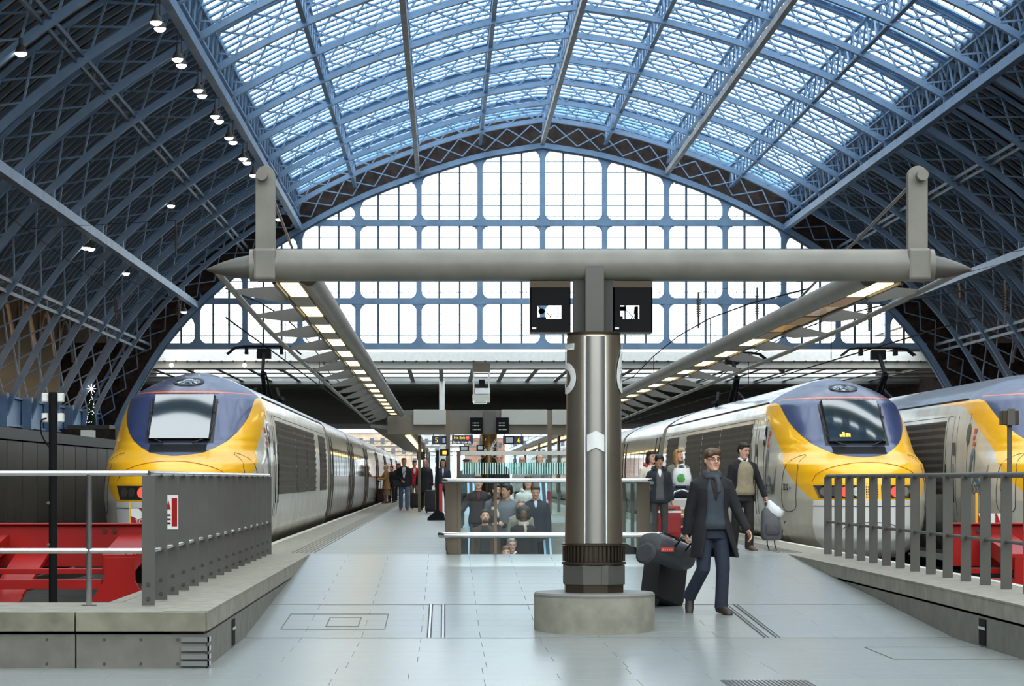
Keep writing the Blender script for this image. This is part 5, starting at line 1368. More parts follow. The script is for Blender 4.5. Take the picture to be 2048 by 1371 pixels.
    # ---- face
    for s in (-1,1):
        e = MB(); e.ell(hd((s*.030,-.0885,.006)),(.0135,.007,.0068),10,6); eo = put(plain(e,'eye',M_eyew),'eye')
        e = MB(); e.ell(hd((s*.030,-.0940,.006)),(.0062,.003,.0062),8,6); put(plain(e,'iris',M_iris),'iris',eo)
        e = MB(); e.tube([hd((s*.014,-.0955,.024)),hd((s*.032,-.0965,.029)),hd((s*.048,-.088,.024))],[.003,.0042,.0025],6); put(plain(e,'eyebrow',hr(*hairc)),'eyebrow')
    e = MB(); e.ell(hd((0,-.0915,-.060)),(.023,.0075,.0075),10,6); put(plain(e,'lips',M_lip),'lips')
    # ---- hair
    h = MB(); HH = hr(*hairc)
    def he(c, r): h.ell(hd(c), r, 16, 12, HM)
    if hair in ('short','fringe','bowl','long','bob','swept'):
        he((0,.018,.042),(.088,.102,.093)); he((0,.055,-.005),(.078,.064,.080)); he((0,-.040,.090),(.070,.050,.038))
    if hair == 'fringe': he((0.008,-.062,.082),(.074,.046,.042)); he((-.048,-.055,.062),(.040,.048,.036)); he((.056,-.035,.05),(.034,.055,.05))
    if hair == 'swept': he((0,-.040,.098),(.062,.052,.028))
    if hair == 'bowl': he((0,-.052,.066),(.078,.054,.044)); he((-.062,-.01,.03),(.026,.062,.052)); he((.062,-.01,.03),(.026,.062,.052))
    if hair in ('long','bob'):
        he((0,-.046,.078),(.070,.05,.038)); L_ = .17 if hair == 'long' else .10
        for s in (-1,1): he((s*.078,.012,-.055),(.026,.055,L_))
        he((0,.075,-.06),(.085,.045,L_+.02))
        if hair == 'long':
            for s in (-1,1): he((s*.082,-.03,-.19),(.034,.045,.12))
    if hair == 'afro': he((0,.055,.065),(.140,.118,.115)); he((-.085,.035,-.01),(.06,.075,.09)); he((.085,.035,-.01),(.06,.075,.09))
    if hair == 'thin': he((0,.040,.012),(.088,.084,.084))
    if hair == 'scarf': he((0,.018,.012),(.092,.110,.130)); he((0,.01,-.12),(.075,.08,.06))
    if hair == 'cap': he((0,.028,.02),(.082,.088,.07)); he((0,-.012,.085),(.094,.122,.042)); he((0,-.09,.066),(.06,.05,.014))
    if hair == 'hood': he((0,.022,.022),(.100,.110,.125)); he((0,.05,-.10),(.11,.08,.10))
    if hair == 'tied': he((0,.020,.036),(.084,.098,.092)); he((0,.10,.02),(.045,.04,.05))
    if hair != 'bald': put(remesh(h,'hair' if hair not in ('cap','hood','scarf') else {'cap':'cap','hood':'hood','scarf':'headscarf'}[hair],HH if hair not in ('cap','hood','scarf') else cl(*hairc),0.008 if near else .011,2),'hair' if hair not in ('cap','hood','scarf') else {'cap':'cap','hood':'hood','scarf':'headscarf'}[hair])
    if beard:
        b_ = MB(); b_.ell(hd((0,-.070,-.088)),(.056,.032,.034),12,8,HM); b_.tube([hd((-.026,-.092,-.050)),hd((0,-.1,-.046)),hd((.026,-.092,-.050))],.006,6); put(remesh(b_,'beard',hr(*beard),.008),'beard')
    if glasses:
        g_ = MB()
        for s in (-1,1):
            g_.tube([hd((s*.030+.021*math.cos(t),-.104,.006+.014*math.sin(t))) for t in [2*math.pi*q/14 for q in range(15)]],.0022,6); g_.tube([hd((s*.051,-.103,.010)),hd((s*.076,-.02,.006))],.0022,5)
        g_.tube([hd((-.009,-.104,.010)),hd((.009,-.104,.010))],.0022,5); put(plain(g_,'glasses',mat('spectacle_frame',rgb(50,46,44),0.3)),'glasses')
    # ---- legs
    if bottom:
        c_ = cl(*bottom); mb = MB(); mb.rings([ering(.155*build+.012,.118*build+.012,0,.008,zz) for zz in (.80,.88,.96,1.02)])
        for s,sg in (('L',1),('R',-1)):
            hp,kn,an,fd = J['l'+s]; d2 = (an-kn).normalized()
            mb.tube([V(sg*.07,.01,.92),hp,hp.lerp(kn,.45),kn,kn.lerp(an,.5),an-d2*0.01,an+d2*.02],[.088,.096,.088,.074,.070,.070,.074],14)
        put(remesh(mb,'trousers',c_,cv),'trousers')
    if skirt:
        c_ = cl(*skirt[0]); mb = MB(); mb.rings([ering(.165+(1.0-zz)*.10,.13+(1.0-zz)*.09,0,.01,zz) for zz in (1.0,.9,.75,.6,skirt[1])]); put(remesh(mb,'skirt',c_,cv),'skirt')
    sc_ = cl(*(shoe or (40,34,30)),0.5)
    for s,sg in (('L',1),('R',-1)):
        hp,kn,an,fd = J['l'+s]; d2 = (an-kn).normalized(); up = V(0,0,1)-fd*fd.z; up = up.normalized() if up.length > .1 else -d2
        sd = fd.cross(up).normalized(); o_ = an - up*0.075
        m_ = MB(); m_.rings([[o_+fd*t+sd*(w*math.cos(2*math.pi*j/14))+up*(hgt*(0.5+0.5*math.sin(2*math.pi*j/14))) for j in range(14)] for t,w,hgt in ((-.075,.024,.06),(-.06,.040,.10),(-.02,.045,.125),(.05,.046,.10),(.12,.048,.068),(.175,.042,.052),(.205,.020,.035))])
        put(remesh(m_,'shoe',sc_,.008 if near else .012,1),'shoe')
    # ---- upper garment
    if top:
        c_ = cl(*top); mb = MB(); R = []
        zs = [toph+(1.45-toph)*i/14 for i in range(15)]
        for zz in zs:
            rx,ry,cy = tring(max(zz,0.92)); fl = flare*max(0,(1.0-zz))
            g_ = 0.030 if zz < 1.40 else 0.030*(1.5-zz)/0.1
            R.append(ering(rx*build+g_+fl,ry*build+g_+fl*0.9,0,cy,zz))
        if openf:
            cut = [i for i,zz in enumerate(zs) if zz <= 0.98]; i0 = cut[-1]
            mb.rings(R[i0:]); Q = []
            for i in range(i0+1):
                zz = zs[i]; rx,ry,cy = tring(0.92); fl = flare*max(0,(1.0-zz)); gp = openf[0]+openf[1]*(1.0-zz); o_ = []; q_ = []
                for q in range(29):
                    t = -math.pi/2+gp+(2*math.pi-2*gp)*q/28; wv = 1+0.05*math.sin(5*t)*(1.0-zz)*2
                    o_.append(((rx*build+.034+fl)*wv*math.cos(t)+openf[2]*(1-zz),cy+(ry*build+.034+fl*.9)*wv*math.sin(t),zz)); q_.append(((rx*build+.004+fl)*wv*math.cos(t)+openf[2]*(1-zz),cy+(ry*build+.004+fl*.9)*wv*math.sin(t),zz))
                Q.append((o_,q_))
            n_ = 29; vs = []; fs = []
            for o_,q_ in Q: vs += o_+q_
            for i in range(len(Q)-1):
                b0,b1 = i*58,(i+1)*58
                for q in range(28): fs += [(b0+q,b0+q+1,b1+q+1,b1+q),(b0+29+q,b1+29+q,b1+29+q+1,b0+29+q+1)]
                fs += [(b0,b1,b1+29,b0+29),(b0+28,b0+57,b1+57,b1+28)]
            for q in range(28): fs += [(q,29+q,29+q+1,q+1),((len(Q)-1)*58+q,(len(Q)-1)*58+q+1,(len(Q)-1)*58+29+q+1,(len(Q)-1)*58+29+q)]
            mb.add(vs,fs)
        else: mb.rings(R)
        for s,sg in (('L',1),('R',-1)):
            sh,el,wr,d = J['a'+s]; mb.tube([V(sg*.05,.01,1.425),V(sg*.11,.01,1.398),sh+V(sg*.002,0,0),sh.lerp(el,.5),el,el.lerp(wr,.5),wr+d*.012],[.045,.060,.066,.062,.057,.053,.048],14)
        mb.tube([V(.075*math.cos(t),.012+.070*math.sin(t),1.462+.012*math.sin(t)) for t in [2*math.pi*q/18 for q in range(19)]],.022,8)
        put(remesh(mb,'coat' if toph < .8 else 'jacket',c_,cv,3),'coat' if toph < .8 else 'jacket')
    def front(z0,z1,w0,w1,grow,nm,m_,n=9,fl=True):
        mb = MB(); R = []
        for i in range(n):
            zz = z0+(z1-z0)*i/(n-1); rx,ry,cy = tring(max(zz,.92)); f2 = flare*max(0,1.0-zz)*0.9 if fl else 0
            g_ = grow+(0.030 if zz < 1.40 else 0.030*(1.5-zz)/0.1); w = w0+(w1-w0)*i/(n-1)
            ring = []
            for q in range(9):
                t = -math.pi/2+w*(q-4)/4; ring.append(V((rx*build+g_)*math.cos(t),cy+(ry*build+g_+f2)*math.sin(t),zz))
            ring += [v+V(0,.02,0) for v in reversed(ring)]
            R.append(ring)
        mb.rings(R); put(plain(mb,nm,m_),nm)
    if shirt: front(shirt[1],1.455,shirtw[0],shirtw[1],.006,shirt[2] if len(shirt) > 2 else 'shirt',cl(*shirt[0]))
    if inner2: front(inner2[1],1.46,0.03,inner2[2] if len(inner2) > 2 else 0.30,.010,'neckline',cl(*inner2[0]))
    if collar:
        mb = MB()
        for sg in (-1,1): mb.tube([V(sg*.02,-.085,1.435),V(sg*.055,-.055,1.475),V(sg*.07,.0,1.49),V(sg*.04,.06,1.49)],[.010,.020,.020,.012],8)
        put(plain(mb,'collar',cl(*collar)),'collar')
    if hood:
        mb = MB(); mb.tube([V(sg*.12*math.cos(t),.02+.10*math.sin(t),1.47+.03*math.sin(t)) for sg in (1,) for t in [-0.9+ (math.pi+1.8)*q/14 for q in range(15)]],[.022]+[.040]*13+[.022],10); put(remesh(mb,'hood',cl(*hood),cv),'hood')
    if scarf:
        mb = MB()
        for dz,r,rr in ((1.462,.080,.030),(1.492,.074,.028)):
            mb.tube([V(r*math.cos(t),.004+r*math.sin(t)-.006,dz-.012*math.sin(-t)+0.008*math.sin(3*t)) for t in [2*math.pi*q/20 for q in range(21)]],rr,10)
        mb.tube([V(.02,-.10,1.45),V(.035,-.128,1.38),V(.03,-.15,1.28)],[.030,.034,.022],8)
        put(remesh(mb,'scarf',cl(*scarf),cv),'scarf')
    J['off'] = off; J['k'] = k; J['M'] = Matrix.Translation((x,y,z)) @ Matrix.Rotation(yaw,4,'Z') @ Matrix.Translation((0,0,off*k)) @ Matrix.Scale(k,4)
    J['hand'] = {s: J['M'] @ (J['a'+s][2]+J['a'+s][3]*0.09) for s in 'LR'}
    return th, J

# --- the walking man in the foreground
DM = 28.0; xm = PX(1424,DM); zm = floorz(DM)
man, JM = person('young man in glasses, grey scarf and open black coat striding with a wheeled suitcase', xm, DM, zm, 1.90, yaw=0.18,
    arms={'L':((0.36,-0.10,-1),(0.42,-0.42,-1)),'R':((-0.20,0.22,-1),(-0.10,0.10,-1))},
    legs={'L':((0.05,-0.10,-1),(-0.02,0.10,-1),(0.25,-1,-0.12)),'R':((-0.02,-0.06,-1),(-0.22,0.75,-0.85),(-0.22,-0.62,-1.0))},
    top=(30,30,34), toph=0.60, flare=0.16, openf=(0.42,1.0,0.10), bottom=(40,47,62), shoe=(48,40,34), hair='fringe', hairc=(88,66,46), look=(0.12,0.0), shirt=((58,66,74),0.90,'waistcoat'), shirtw=(0.60,0.40), inner2=((40,30,34),1.20,0.36), scarf=(66,70,76), glasses=True, near=True, grip=(0.95,0.55))
DB = 39.7
man2, J2 = person('dark haired man in black jacket over tan polo jumper carrying bags near the platform edge', PX(1486,DB), DB, 0, 1.75, yaw=0.25,
    arms={'L':((0.42,0.0,-1),(0.32,-0.25,-1)),'R':((-0.16,0.05,-1),(-0.05,-0.2,-1))}, legs={'L':((0.02,-0.12,-1),(0.0,0.05,-1),(0.3,-1,-0.12)),'R':((-0.02,0.12,-1),(0.0,0.3,-1),(-0.1,-1,-0.25))},
    top=(26,26,32), toph=0.80, flare=0.10, openf=(0.7,0.8,0.0), bottom=(36,32,30), shoe=(92,68,58), hair='short', hairc=(34,26,22), look=(0.35,0.25), shirt=((150,136,112),0.90,'jumper'), shirtw=(0.95,0.55), collar=(226,228,232), near=True, grip=(0.5,0.95), build=1.06)
DY = 44.0
boy, JB = person('black haired boy in open dark padded jacket beside the balustrade end', PX(1318,DY), DY, 0, 1.60, yaw=0.05, arms={'R':((-0.42,0.1,-1),(-0.1,-0.4,-0.9)),'L':((0.22,0.05,-1),(0.1,-0.15,-1))}, top=(34,38,46), toph=0.80, flare=0.1, bottom=(64,62,62), shoe=(40,38,38), sk='olive', hair='bowl', hairc=(22,20,22), look=(0.1,0.15), shirt=((84,82,84),0.84,'sweater'), shirtw=(0.45,0.35), inner2=((214,214,210),1.30,0.3), hood=(40,44,50))
woman1, _ = person('dark haired woman in cream hooded jacket with red collar behind the boy', PX(1302,47.2), 47.2, 0, 1.70, yaw=0.2, top=(216,206,186), toph=0.85, flare=0.1, bottom=(50,48,54), sk='fair', hair='bob', hairc=(40,28,26), look=(0.4,0), hood=(190,60,56))
woman2, _ = person('long haired blonde woman in grey coat and dark scarf pushing the luggage trolley', PX(1357,50.0), 50.0, 0, 1.76, yaw=0.1, arms={'L':((0.25,-0.1,-1),(0.0,-0.8,-0.5)),'R':((-0.25,-0.1,-1),(0.0,-0.8,-0.5))}, top=(118,116,108), toph=0.75, flare=0.15, bottom=(48,50,60), hair='long', hairc=(168,124,74), look=(0.55,-0.05), scarf=(58,64,76))

# --- riders on the escalator
YTOP = 47.0
def rider(px_, py_, H, label, **kw):
    D = (SL*YTOP+EYE-H)/(SL+(py_-CY)/F)
    z = ez(D)
    return person(label, PX(px_,D), D, z, H, group=None, **kw)
rider(1012,1091,1.70,'brown haired woman lowest on the escalator, only her head above the glass foot',top=(70,66,70),bottom=(40,40,48),hair='bob',hairc=(112,78,50),sk='fair',look=(0.1,0))
rider(1024,1076,1.66,'grey haired man in glasses and white collar behind the lowest woman',top=(44,44,50),bottom=(40,40,48),hair='short',hairc=(150,140,132),sk='pink',glasses=True,shirt=((230,230,230),1.1),look=(0.1,0.05),collar=(230,230,232))
rider(970,1018,1.80,'bearded man in brown leather jacket with a shoulder strap on the escalator',top=(74,58,46),bottom=(44,50,62),hair='short',hairc=(52,40,32),beard=(60,44,34),sk='fair',shirt=((36,36,42),0.95,'shirt'),shirtw=(0.5,0.4),build=1.1,look=(0.1,-0.05))
rider(1047,1016,1.74,'woman with an afro, pale scarf and black coat on the escalator',top=(30,28,32),bottom=(30,30,34),hair='afro',hairc=(34,26,24),sk='dark',scarf=(186,166,156),build=1.05,look=(0,0.12))
rider(1042,999,1.66,'grey haired man in stone coloured jacket behind the woman with the afro',top=(150,148,134),bottom=(60,60,64),hair='short',hairc=(140,128,112),sk='pink',build=1.08)
rider(993,988,1.64,'woman with brown bob in pale scarf looking down at a phone',top=(58,52,54),bottom=(50,48,52),hair='bob',hairc=(96,70,56),sk='fair',scarf=(196,186,176),look=(0.2,0.35),arms={'R':((-0.1,-0.2,-1),(0.5,-0.9,0.25)),'L':((0.15,-0.2,-1),(-0.35,-0.9,0.25))})
rider(1071,968,1.80,'tall man in navy coat looking down on the right of the escalator',top=(34,38,50),bottom=(36,38,46),hair='short',hairc=(74,56,46),sk='fair',look=(0,0.4),build=1.15,shirt=((190,194,204),1.33),shirtw=(0.04,0.26),toph=0.7)
rider(993,967,1.70,'dark haired man in grey jacket facing his companion mid escalator',top=(92,96,104),bottom=(44,46,54),hair='swept',hairc=(40,32,30),sk='fair',look=(0.25,0.1))
rider(1014,967,1.86,'black haired man in profile turned to his companion mid escalator',top=(104,108,114),bottom=(40,42,50),hair='short',hairc=(22,20,22),sk='olive',look=(-1.0,0.1))
rider(1056,951,1.70,'person in white hooded jacket high on the escalator above the navy coat',top=(214,216,210),bottom=(60,66,84),hair='bob',hairc=(60,44,36),sk='fair',hood=(206,208,202),build=1.08)
rider(957,951,1.76,'person in dark brown coat gripping the left handrail at the escalator top',top=(50,40,40),bottom=(40,38,42),hair='short',hairc=(36,28,26),arms={'R':((-0.5,-0.25,-1),(-0.7,-0.5,-0.35))},shirt=((90,40,44),1.28),shirtw=(0.04,0.22))
# --- behind the glass screen
for px_,py_,D,H,lab,kw in ((932,917,58,1.70,'person in dark knitted hat behind the left end of the striped glass',dict(top=(90,96,96),hair='cap',hairc=(36,36,40))),
    (998,905,57,1.80,'balding man in glasses and black coat behind the striped glass',dict(top=(28,28,32),hair='thin',hairc=(50,40,36),glasses=True,sk='pink')),
    (1044,911,60,1.74,'bald man in glasses behind the striped glass',dict(top=(180,176,170),hair='bald',glasses=True,sk='pink')),
    (1080,908,59,1.76,'woman with tied back hair looking up behind the striped glass',dict(top=(150,150,146),hair='tied',hairc=(70,50,40),look=(0.5,-0.25)))):
    person(lab, PX(px_,D), D, 0, (PZ(py_,D)), bottom=(44,46,54), **kw)
# --- along the left platform
def walker(px_, yfoot, ytop, label, **kw):
    D = EYE*F/(yfoot-CY); return person(label, PX(px_,D), D, 0, (yfoot-ytop)*D/F, **kw)
walk = {'L':((0.04,-0.18,-1),(0.0,0.0,-1),(0.1,-1,-0.12)),'R':((-0.04,0.15,-1),(0,0.45,-1),(-0.1,-1,-0.35))}
w1,JW1 = walker(808,1020,915,'red haired man in dark blazer, white shirt and blue jeans walking up the platform',top=(36,38,50),toph=0.80,bottom=(84,108,136),shoe=(96,64,50),hair='short',hairc=(150,84,48),sk='pink',shirt=((226,226,228),1.08),shirtw=(0.12,0.45),legs=walk,arms={'R':((-0.2,-0.1,-1),(0.5,-0.6,-0.35)),'L':((0.2,0.1,-1),(0.05,-0.1,-1))})
walker(772,1006,929,'elderly person in a pale headscarf, tan coat and skirt reaching towards the train',yaw=-1.3,top=(168,126,84),toph=0.62,flare=0.12,skirt=((138,112,92),0.36),shoe=(110,70,50),hair='scarf',hairc=(206,178,140),sk='fair',arms={'L':((0.1,-0.4,-0.9),(0.0,-1,-0.1)),'R':((-0.1,-0.6,-0.7),(0.0,-1,0.35))})
w3,JW3 = walker(850,1020,917,'bald man in long black coat pulling a case up the platform',top=(26,26,30),toph=0.62,flare=0.1,bottom=(30,30,34),hair='bald',sk='pink',legs=walk,build=1.12,arms={'R':((-0.25,0.2,-1),(-0.1,0.1,-1))})
walker(829,1014,920,'person in bright red jacket and flat cap behind the man in jeans',top=(196,30,38),bottom=(128,112,98),hair='cap',hairc=(66,56,56),sk='pink',shirt=((228,228,228),1.25))
walker(886,1028,917,'black haired woman in navy hooded top behind the portal post',top=(38,44,62),bottom=(30,34,46),hair='bob',hairc=(24,20,22),sk='olive',inner2=((214,210,200),1.2,0.2))
walker(783,1005,931,'stooping person in black beside the train door behind the person in tan',top=(34,32,38),bottom=(40,36,42),hair='short',hairc=(60,40,40),yaw=-0.5)
walker(797,1003,926,'person with auburn hair in dark fur collared coat behind the man in jeans',top=(44,36,36),bottom=(40,38,42),hair='bob',hairc=(130,66,44))

# ------------------------------------------------------------------ luggage
def rot(ax, a): return Matrix.Rotation(a, 3, ax)
def case(name, label, cat, base, w, h, d, tilt, yaw, m, handle=None, hl=0.4, stripe=None, wheels=True, group=None):
    """upright case: base point between its wheels, tilted back about the base"""
    th = thing(name, label, cat, base, group)
    R_ = rot('Z',yaw) @ rot('X',tilt) if True else None
    def T(p): return Vector(base)+R_@Vector(p)
    mb = MB(); mb.rings([[T((sx*(w/2-0.02*q),sy*(d/2-0.02*q)+d/2,zz)) for sx,sy in ((-1,-1),(-.8,-1.06),(.8,-1.06),(1,-1),(1,1),(.8,1.05),(-.8,1.05),(-1,1))] for zz,q in ((0.05,2.2),(0.07,0.6),(0.12,0),(h-0.08,0),(h-0.02,0.6),(h,2.0))])
    mb.build('shell', m, th, smooth=25)
    if wheels:
        for s in (-1,1):
            MB().rings([[T((s*(w/2-0.05)+dx,d*0.25+0.042*math.cos(2*math.pi*j/14),0.042+0.042*math.sin(2*math.pi*j/14))) for j in range(14)] for dx in (-.014,.014)]).build('wheel', M_rubber, th)
    mb = MB()
    for s in (-1,1): mb.tube([T((s*w*0.22,d*0.92,h-0.03)),T((s*w*0.22,d*0.92,h+hl))],0.011,8)
    mb.tube([T((-w*0.26,d*0.92,h+hl)),T((w*0.26,d*0.92,h+hl))],0.018,8); mb.build('telescopic_handle', handle or M_black, th, smooth=True)
    mb = MB(); mb.tube([T((-w*0.2,-0.01,h*0.9)),T((0,-0.035,h*0.9)),T((w*0.2,-0.01,h*0.9))],0.012,6); mb.build('front_strap', M_rubber, th)
    mb = MB(); mb.rings([[T((sx*w*0.40,-0.012+sy*0.008,zz)) for sx,sy in ((-1,-1),(1,-1),(1,1),(-1,1))] for zz in (0.16,h*0.62)]); mb.build('front_pocket', m, th)
    if stripe:
        mb = MB(); mb.rings([[T((sx*(w/2+.004),sy*(d/2+.012)+d/2,zz)) for sx,sy in ((-1,-1),(1,-1),(1,1),(-1,1))] for zz in (h*0.80,h*0.86)]); mb.build('stripe', stripe, th)
    return th, T
M_case = cl(26,26,28,0.6)
hx = JM['hand']['R']
base = Vector((PX(1343,28.6),28.9,floorz(28.9)))
cvv = hx-base; L_ = cvv.length
th = thing('suitcase','black wheeled suitcase tilted behind the striding man','suitcase',base)
ax = Vector((cvv.x,0.25,cvv.z)).normalized(); side = Vector((0.72,0.69,0)); side = (side-ax*side.dot(ax)).normalized(); bk = ax.cross(side).normalized()   # bk points away from the back panel
if bk.x > 0: bk = -bk
def T(a,b,c): return base+side*a+bk*b+ax*c
sh_ = 0.66
mb = MB(); mb.rings([[T(sx*(0.24-.02*q),0.13+sy*(0.13-.02*q),zz) for sx,sy in ((-1,-1),(-.85,-1.08),(.85,-1.08),(1,-1),(1,1),(.85,1.08),(-.85,1.08),(-1,1))] for zz,q in ((0.05,2.5),(0.07,0.6),(0.13,0),(sh_-.1,0),(sh_-.03,.7),(sh_,2.2))]); mb.build('shell', M_case, th, smooth=25)
mb = MB(); mb.rings([[T(sx*(0.20),0.275+sy*0.03,zz) for sx,sy in ((-1,-1),(1,-1),(.9,1),(-.9,1))] for zz in (.14,.45)]); mb.build('front_pocket', M_case, th, bevel=.012)
for s in (-1,1):
    MB().rings([[T(s*0.19+dx,0.05+.045*math.cos(2*math.pi*j/14),.045+.045*math.sin(2*math.pi*j/14)-0.03) for j in range(14)] for dx in (-.015,.015)]).build('wheel', M_rubber, th)
mb = MB()
top_ = ax*(hx-base).dot(ax)
gq = (hx-base).dot(ax)
for s in (-1,1): mb.tube([T(s*0.10,0.02,sh_-.05),hx+side*(s*0.085)-ax*0.0],0.010,8)
mb.build('telescopic_handle', M_black, th, smooth=True)
mb = MB(); mb.tube([hx+side*(-0.10),hx+side*0.10],0.017,10); mb.build('grip', M_rubber, th, smooth=True)
# grey holdall strapped on the case
c0 = W(1326,1119,28.62)
th = thing('holdall','grey holdall with a red logo patch riding on the black suitcase','bag',c0)
mb = MB(); e1 = side; e2 = (ax*0.55+Vector((0,0,0.8))).normalized(); e2 = (e2-e1*e2.dot(e1)).normalized(); e3 = e1.cross(e2)
if e3.x > 0: e3 = -e3
def B(a,b,c): return c0+e1*a+e2*b+e3*c
mb.rings([[B(a,0.15*rr*abs(math.sin(t))**.7*(1 if math.sin(t)>0 else -1)+0.10,0.20*rr*abs(math.cos(t))**.7*(1 if math.cos(t)>0 else -1)-0.04) for t in [2*math.pi*j/20+.01 for j in range(20)]] for a,rr in ((-.33,.6),(-.31,.9),(-.2,1),(0,.97),(.2,1),(.31,.9),(.33,.6))])
mb.build('body', cl(78,80,84,0.5), th, smooth=40)
mb = MB(); mb.tube([B(-.15,.24,-.04),B(-.1,.30,-.04),B(.1,.30,-.04),B(.15,.24,-.04)],.012,6); mb.build('carry_handle', M_rubber, th)
mb = MB(); mb.rings([[B(-.34,-.02+.13*math.sin(t),-.04+.16*math.cos(t)) for t in [2*math.pi*j/16 for j in range(16)]],[B(-.36,-.02+.10*math.sin(t),-.04+.12*math.cos(t)) for t in [2*math.pi*j/16 for j in range(16)]]]); mb.build('end_pocket', cl(60,62,66), th)
pc = c0+e2*0.185
lg = MB(); fwd = Vector((0,-1,0))
mb = MB(); mb.box((c0.x+0.02,c0.y-0.335,c0.z+0.13),(0.15,0.008,0.05)); mb.build('logo_patch', mat('red_logo', rgb(200,60,50),0.5), th)
mb = MB()
for k in range(5): mb.box((c0.x-0.03+0.025*k,c0.y-0.341,c0.z+0.13),(0.014,0.004,0.022))
tag(mb.build('logo_marks', mat('pale_red', rgb(236,150,130),0.5), th), kind='stuff')
# backpack and plastic bag of the second man
hb = J2['hand']['L']
th = thing('backpack','grey backpack hanging by its strap from the jacketed man\'s hand','backpack',hb)
bx = hb+Vector((0.02,-0.02,-0.10))
mb = MB(); mb.rings([[(bx.x+dx+rx*abs(math.cos(t))**.75*(1 if math.cos(t)>0 else -1), bx.y+ry*abs(math.sin(t))**.75*(1 if math.sin(t)>0 else -1), bx.z+dz) for t in [2*math.pi*j/20+.01 for j in range(20)]] for dz,rx,ry,dx in ((0,.06,.05,0),(-.06,.12,.08,.01),(-.16,.15,.12,.03),(-.34,.175,.14,.05),(-.48,.17,.13,.05),(-.53,.14,.10,.05))]); mb.build('sack', cl(92,92,96,0.7), th, smooth=40)
mb = MB(); mb.rings([[(bx.x+.05+rx*math.cos(t), bx.y-.12+ry*math.sin(t), bx.z+dz) for t in [2*math.pi*j/16 for j in range(16)]] for dz,rx,ry in ((-.24,.08,.02),(-.27,.11,.045),(-.42,.115,.045),(-.45,.09,.02))]); mb.build('front_pocket', cl(80,80,84,0.7), th, smooth=40)
for dx in (-.02,.10):
    mb = MB(); mb.tube([(bx.x+dx,bx.y+.05,bx.z-.44),(bx.x+dx+.01,bx.y+.05,bx.z-.60),(bx.x+dx+.04,bx.y+.04,bx.z-.70)],[.012,.010,.010],6); mb.build('loose_strap', M_rubber, th, smooth=True)
mb = MB(); mb.tube([bx+V(-.03,0,-.03),hb+V(-.02,0,.01),hb+V(.02,0,.01),bx+V(.03,0,-.03)],.010,6); mb.build('grab_loop', M_rubber, th)
th = thing('carrier_bag','white plastic carrier bag bunched in the jacketed man\'s hand','bag',hb+V(.10,-.02,-.1))
M_poly = mat('white_polythene', rgb(226,228,230),0.35,noise=0.08,nscale=8,bump=0.6)
random.seed(3); mb = MB(); R=[]
for dz,rx,dx in ((.02,.022,.03),(-.04,.06,.06),(-.10,.11,.10),(-.17,.13,.13),(-.23,.12,.14),(-.27,.07,.13)):
    R.append([(hb.x+dx+(rx*(1+.22*random.uniform(-1,1)))*math.cos(2*math.pi*j/16), hb.y-.03+(rx*.8*(1+.2*random.uniform(-1,1)))*math.sin(2*math.pi*j/16), hb.z+dz) for j in range(16)])
mb.rings(R); mb.build('bag_body', M_poly, th, smooth=60)
mb = MB(); mb.ell((hb.x+.02,hb.y-.05,hb.z-.27),(.035,.02,.018)); mb.build('knot', M_poly, th, smooth=True)
# suitcases of the others
case('suitcase','red suitcase with white striped band standing beside the boy','suitcase',(PX(1340,45.6),45.6,0),0.42,0.66,0.26,0,0.1,mat('red_case',rgb(150,24,26),0.5),stripe=M_white,hl=.25)
case('suitcase','black upright suitcase pulled by the bald man in the long coat','suitcase',(PX(833,94),94,0),0.42,0.62,0.25,0,0.1,M_case,hl=.3)
case('suitcase','larger grey topped black suitcase beside the totem base','suitcase',(PX(862,83),83,0),0.42,0.78,0.28,0,-0.2,cl(34,34,38,0.5),hl=.2)
th_s, _T = case('shopping_trolley','dark two wheeled shopper leaning beside the person in tan','trolley',(PX(761,117),117,0),0.34,0.7,0.22,0,0.4,cl(60,40,34,0.8),hl=.35)
# luggage trolley pushed by the blonde woman
ty = 48.6; tx = PX(1361,ty)
th = thing('luggage_trolley','chrome hooped luggage trolley pushed by the blonde woman','trolley',(tx,ty,0))
mb = MB(); mb.tube([(tx-.20,ty-.35,.25),(tx-.20,ty-.30,.78),(tx-.14,ty-.28,.90),(tx,ty-.28,.95),(tx+.14,ty-.28,.90),(tx+.20,ty-.30,.78),(tx+.20,ty-.35,.25)],.018,8); mb.build('hoop', M_steel, th, smooth=True)
mb = MB(); mb.bb(tx-.26,tx+.26,ty-.4,ty+.5,.2,.24); mb.build('deck', M_steel, th)
mb = MB(); mb.tube([(tx-.24,ty+.5,.24),(tx-.24,ty+.6,.95),(tx+.24,ty+.6,.95),(tx+.24,ty+.5,.24)],.018,8); mb.build('push_bar', M_steel, th)
mb = MB(); mb.tube([(tx-.22,ty-.42,.12),(tx-.22,ty-.42,.45),(tx+.22,ty-.42,.45),(tx+.22,ty-.42,.12)],.015,8); mb.build('front_bumper', M_white, th)
for sx in (-.22,.22):
    for sy in (-.3,.42): MB().cyl((tx+sx,ty+sy,.10),.10,.04,16,'x').build('wheel', M_rubber, th)
def stack(name,label,cat,z0,z1,w,d,m,bev=.02,y=0.0):
    t_ = thing(name,label,cat,(tx,ty+y,z0)); MB().bb(tx-w/2,tx+w/2,ty+y-d/2,ty+y+d/2,z0,z1).build('body', m, t_, bevel=bev); return t_
b1 = stack('suitcase','brown suitcase lying flat at the bottom of the trolley load','suitcase',.241,.385,.46,.5,cl(60,44,40,.6),.03,.1)
t1 = stack('carton','tan cardboard carton on the trolley above the flat suitcase','box',.387,.555,.40,.44,mat('cardboard',rgb(176,134,84),.8,noise=.1,nscale=6),.004,.1)
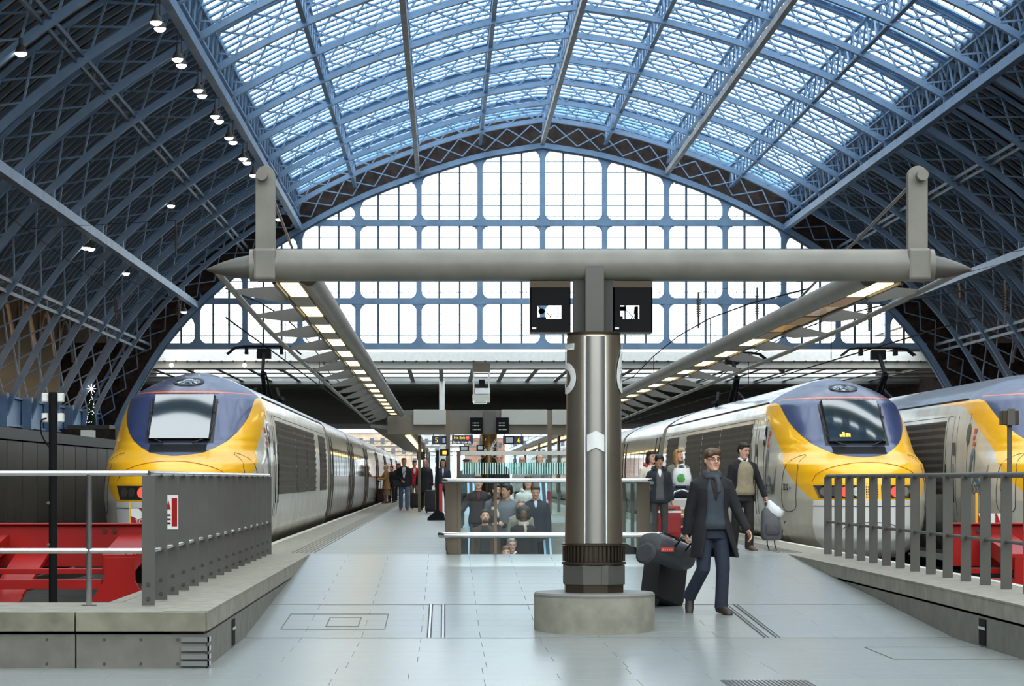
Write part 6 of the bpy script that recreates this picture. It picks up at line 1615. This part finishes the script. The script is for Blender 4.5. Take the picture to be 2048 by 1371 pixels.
for zz in (.44,): MB().bb(tx-.203,tx+.203,ty-.123,ty-.121,zz,zz+.04).build('tape_band', mat('brown_tape',rgb(206,168,116),.4), t1)
t2 = stack('carton','white box on top of the tan carton on the trolley','box',.557,.775,.38,.40,M_white,.004,.1)
MB().bb(tx-.15,tx+.15,ty-.102,ty-.1,.60,.74).build('label_panel', M_offw, t2)
t3 = thing('duffel_bag','dark blue duffel bag lying across the top of the trolley load','bag',(tx,ty+.1,.78)); mb = MB(); mb.rings([[(tx+a,ty+.1+.19*r*math.cos(t),0.90+.125*r*math.sin(t)) for t in [2*math.pi*j/18 for j in range(18)]] for a,r in ((-.30,.55),(-.28,.85),(-.2,1),(.2,1),(.28,.85),(.30,.55))]); mb.build('body', cl(34,40,58,.7), t3, smooth=40)
MB().tube([(tx-.1,ty-.04,1.0),(tx-.07,ty-.06,1.03),(tx+.07,ty-.06,1.03),(tx+.1,ty-.04,1.0)],.012,6).build('strap', M_rubber, t3)
gb_ = thing('carrier_bag','white carrier bag printed with a green ball shape on top of the trolley','bag',(tx,ty-.02,1.03)); mb = MB(); R=[]
for dz,rx,ry in ((0,.15,.08),(.06,.18,.11),(.16,.19,.11),(.26,.17,.09),(.34,.15,.06)): R.append([(tx+.02+rx*(1+.05*random.uniform(-1,1))*math.cos(2*math.pi*j/18),ty-.05+ry*(1+.1*random.uniform(-1,1))*math.sin(2*math.pi*j/18),1.03+dz) for j in range(18)])
mb.rings(R); mb.build('bag_body', M_poly, gb_, smooth=60)
for s in (-1,):
    mb = MB(); mb.tube([(tx-.07,ty-.06,1.35),(tx-.06,ty-.07,1.43),(tx+.05,ty-.07,1.45),(tx+.10,ty-.06,1.36)],[.022,.016,.016,.022],8); mb.build('bag_handle', M_poly, gb_, smooth=True)
mb = MB(); mb.ell((tx+.0,ty-.145,1.17),(.085,.03,.095),16,10); mb.build('green_print', mat('leaf_green',rgb(76,160,70),.5,noise=.35,nscale=14), gb_, smooth=True)
# phone in the texting woman's hands and satchel of the man in jeans
def satchel(J, lab):
    h_ = J['M']; t_ = thing('shoulder_bag', lab, 'bag', h_@V(-.20,-.12,.92)); mb = MB(); mb.box(h_@V(-.22,-.10,.90),(.36,.14,.26)); mb.build('body', M_case, t_, bevel=.03)
    mb = MB(); mb.tube([h_@V(-.2,-.17,1.0),h_@V(.0,-.175,1.25),h_@V(.14,-.13,1.43),h_@V(.14,.0,1.47)],.014,6); mb.build('strap', M_case, t_); return t_
satchel(JW1,'black shoulder bag slung across the man in blue jeans')
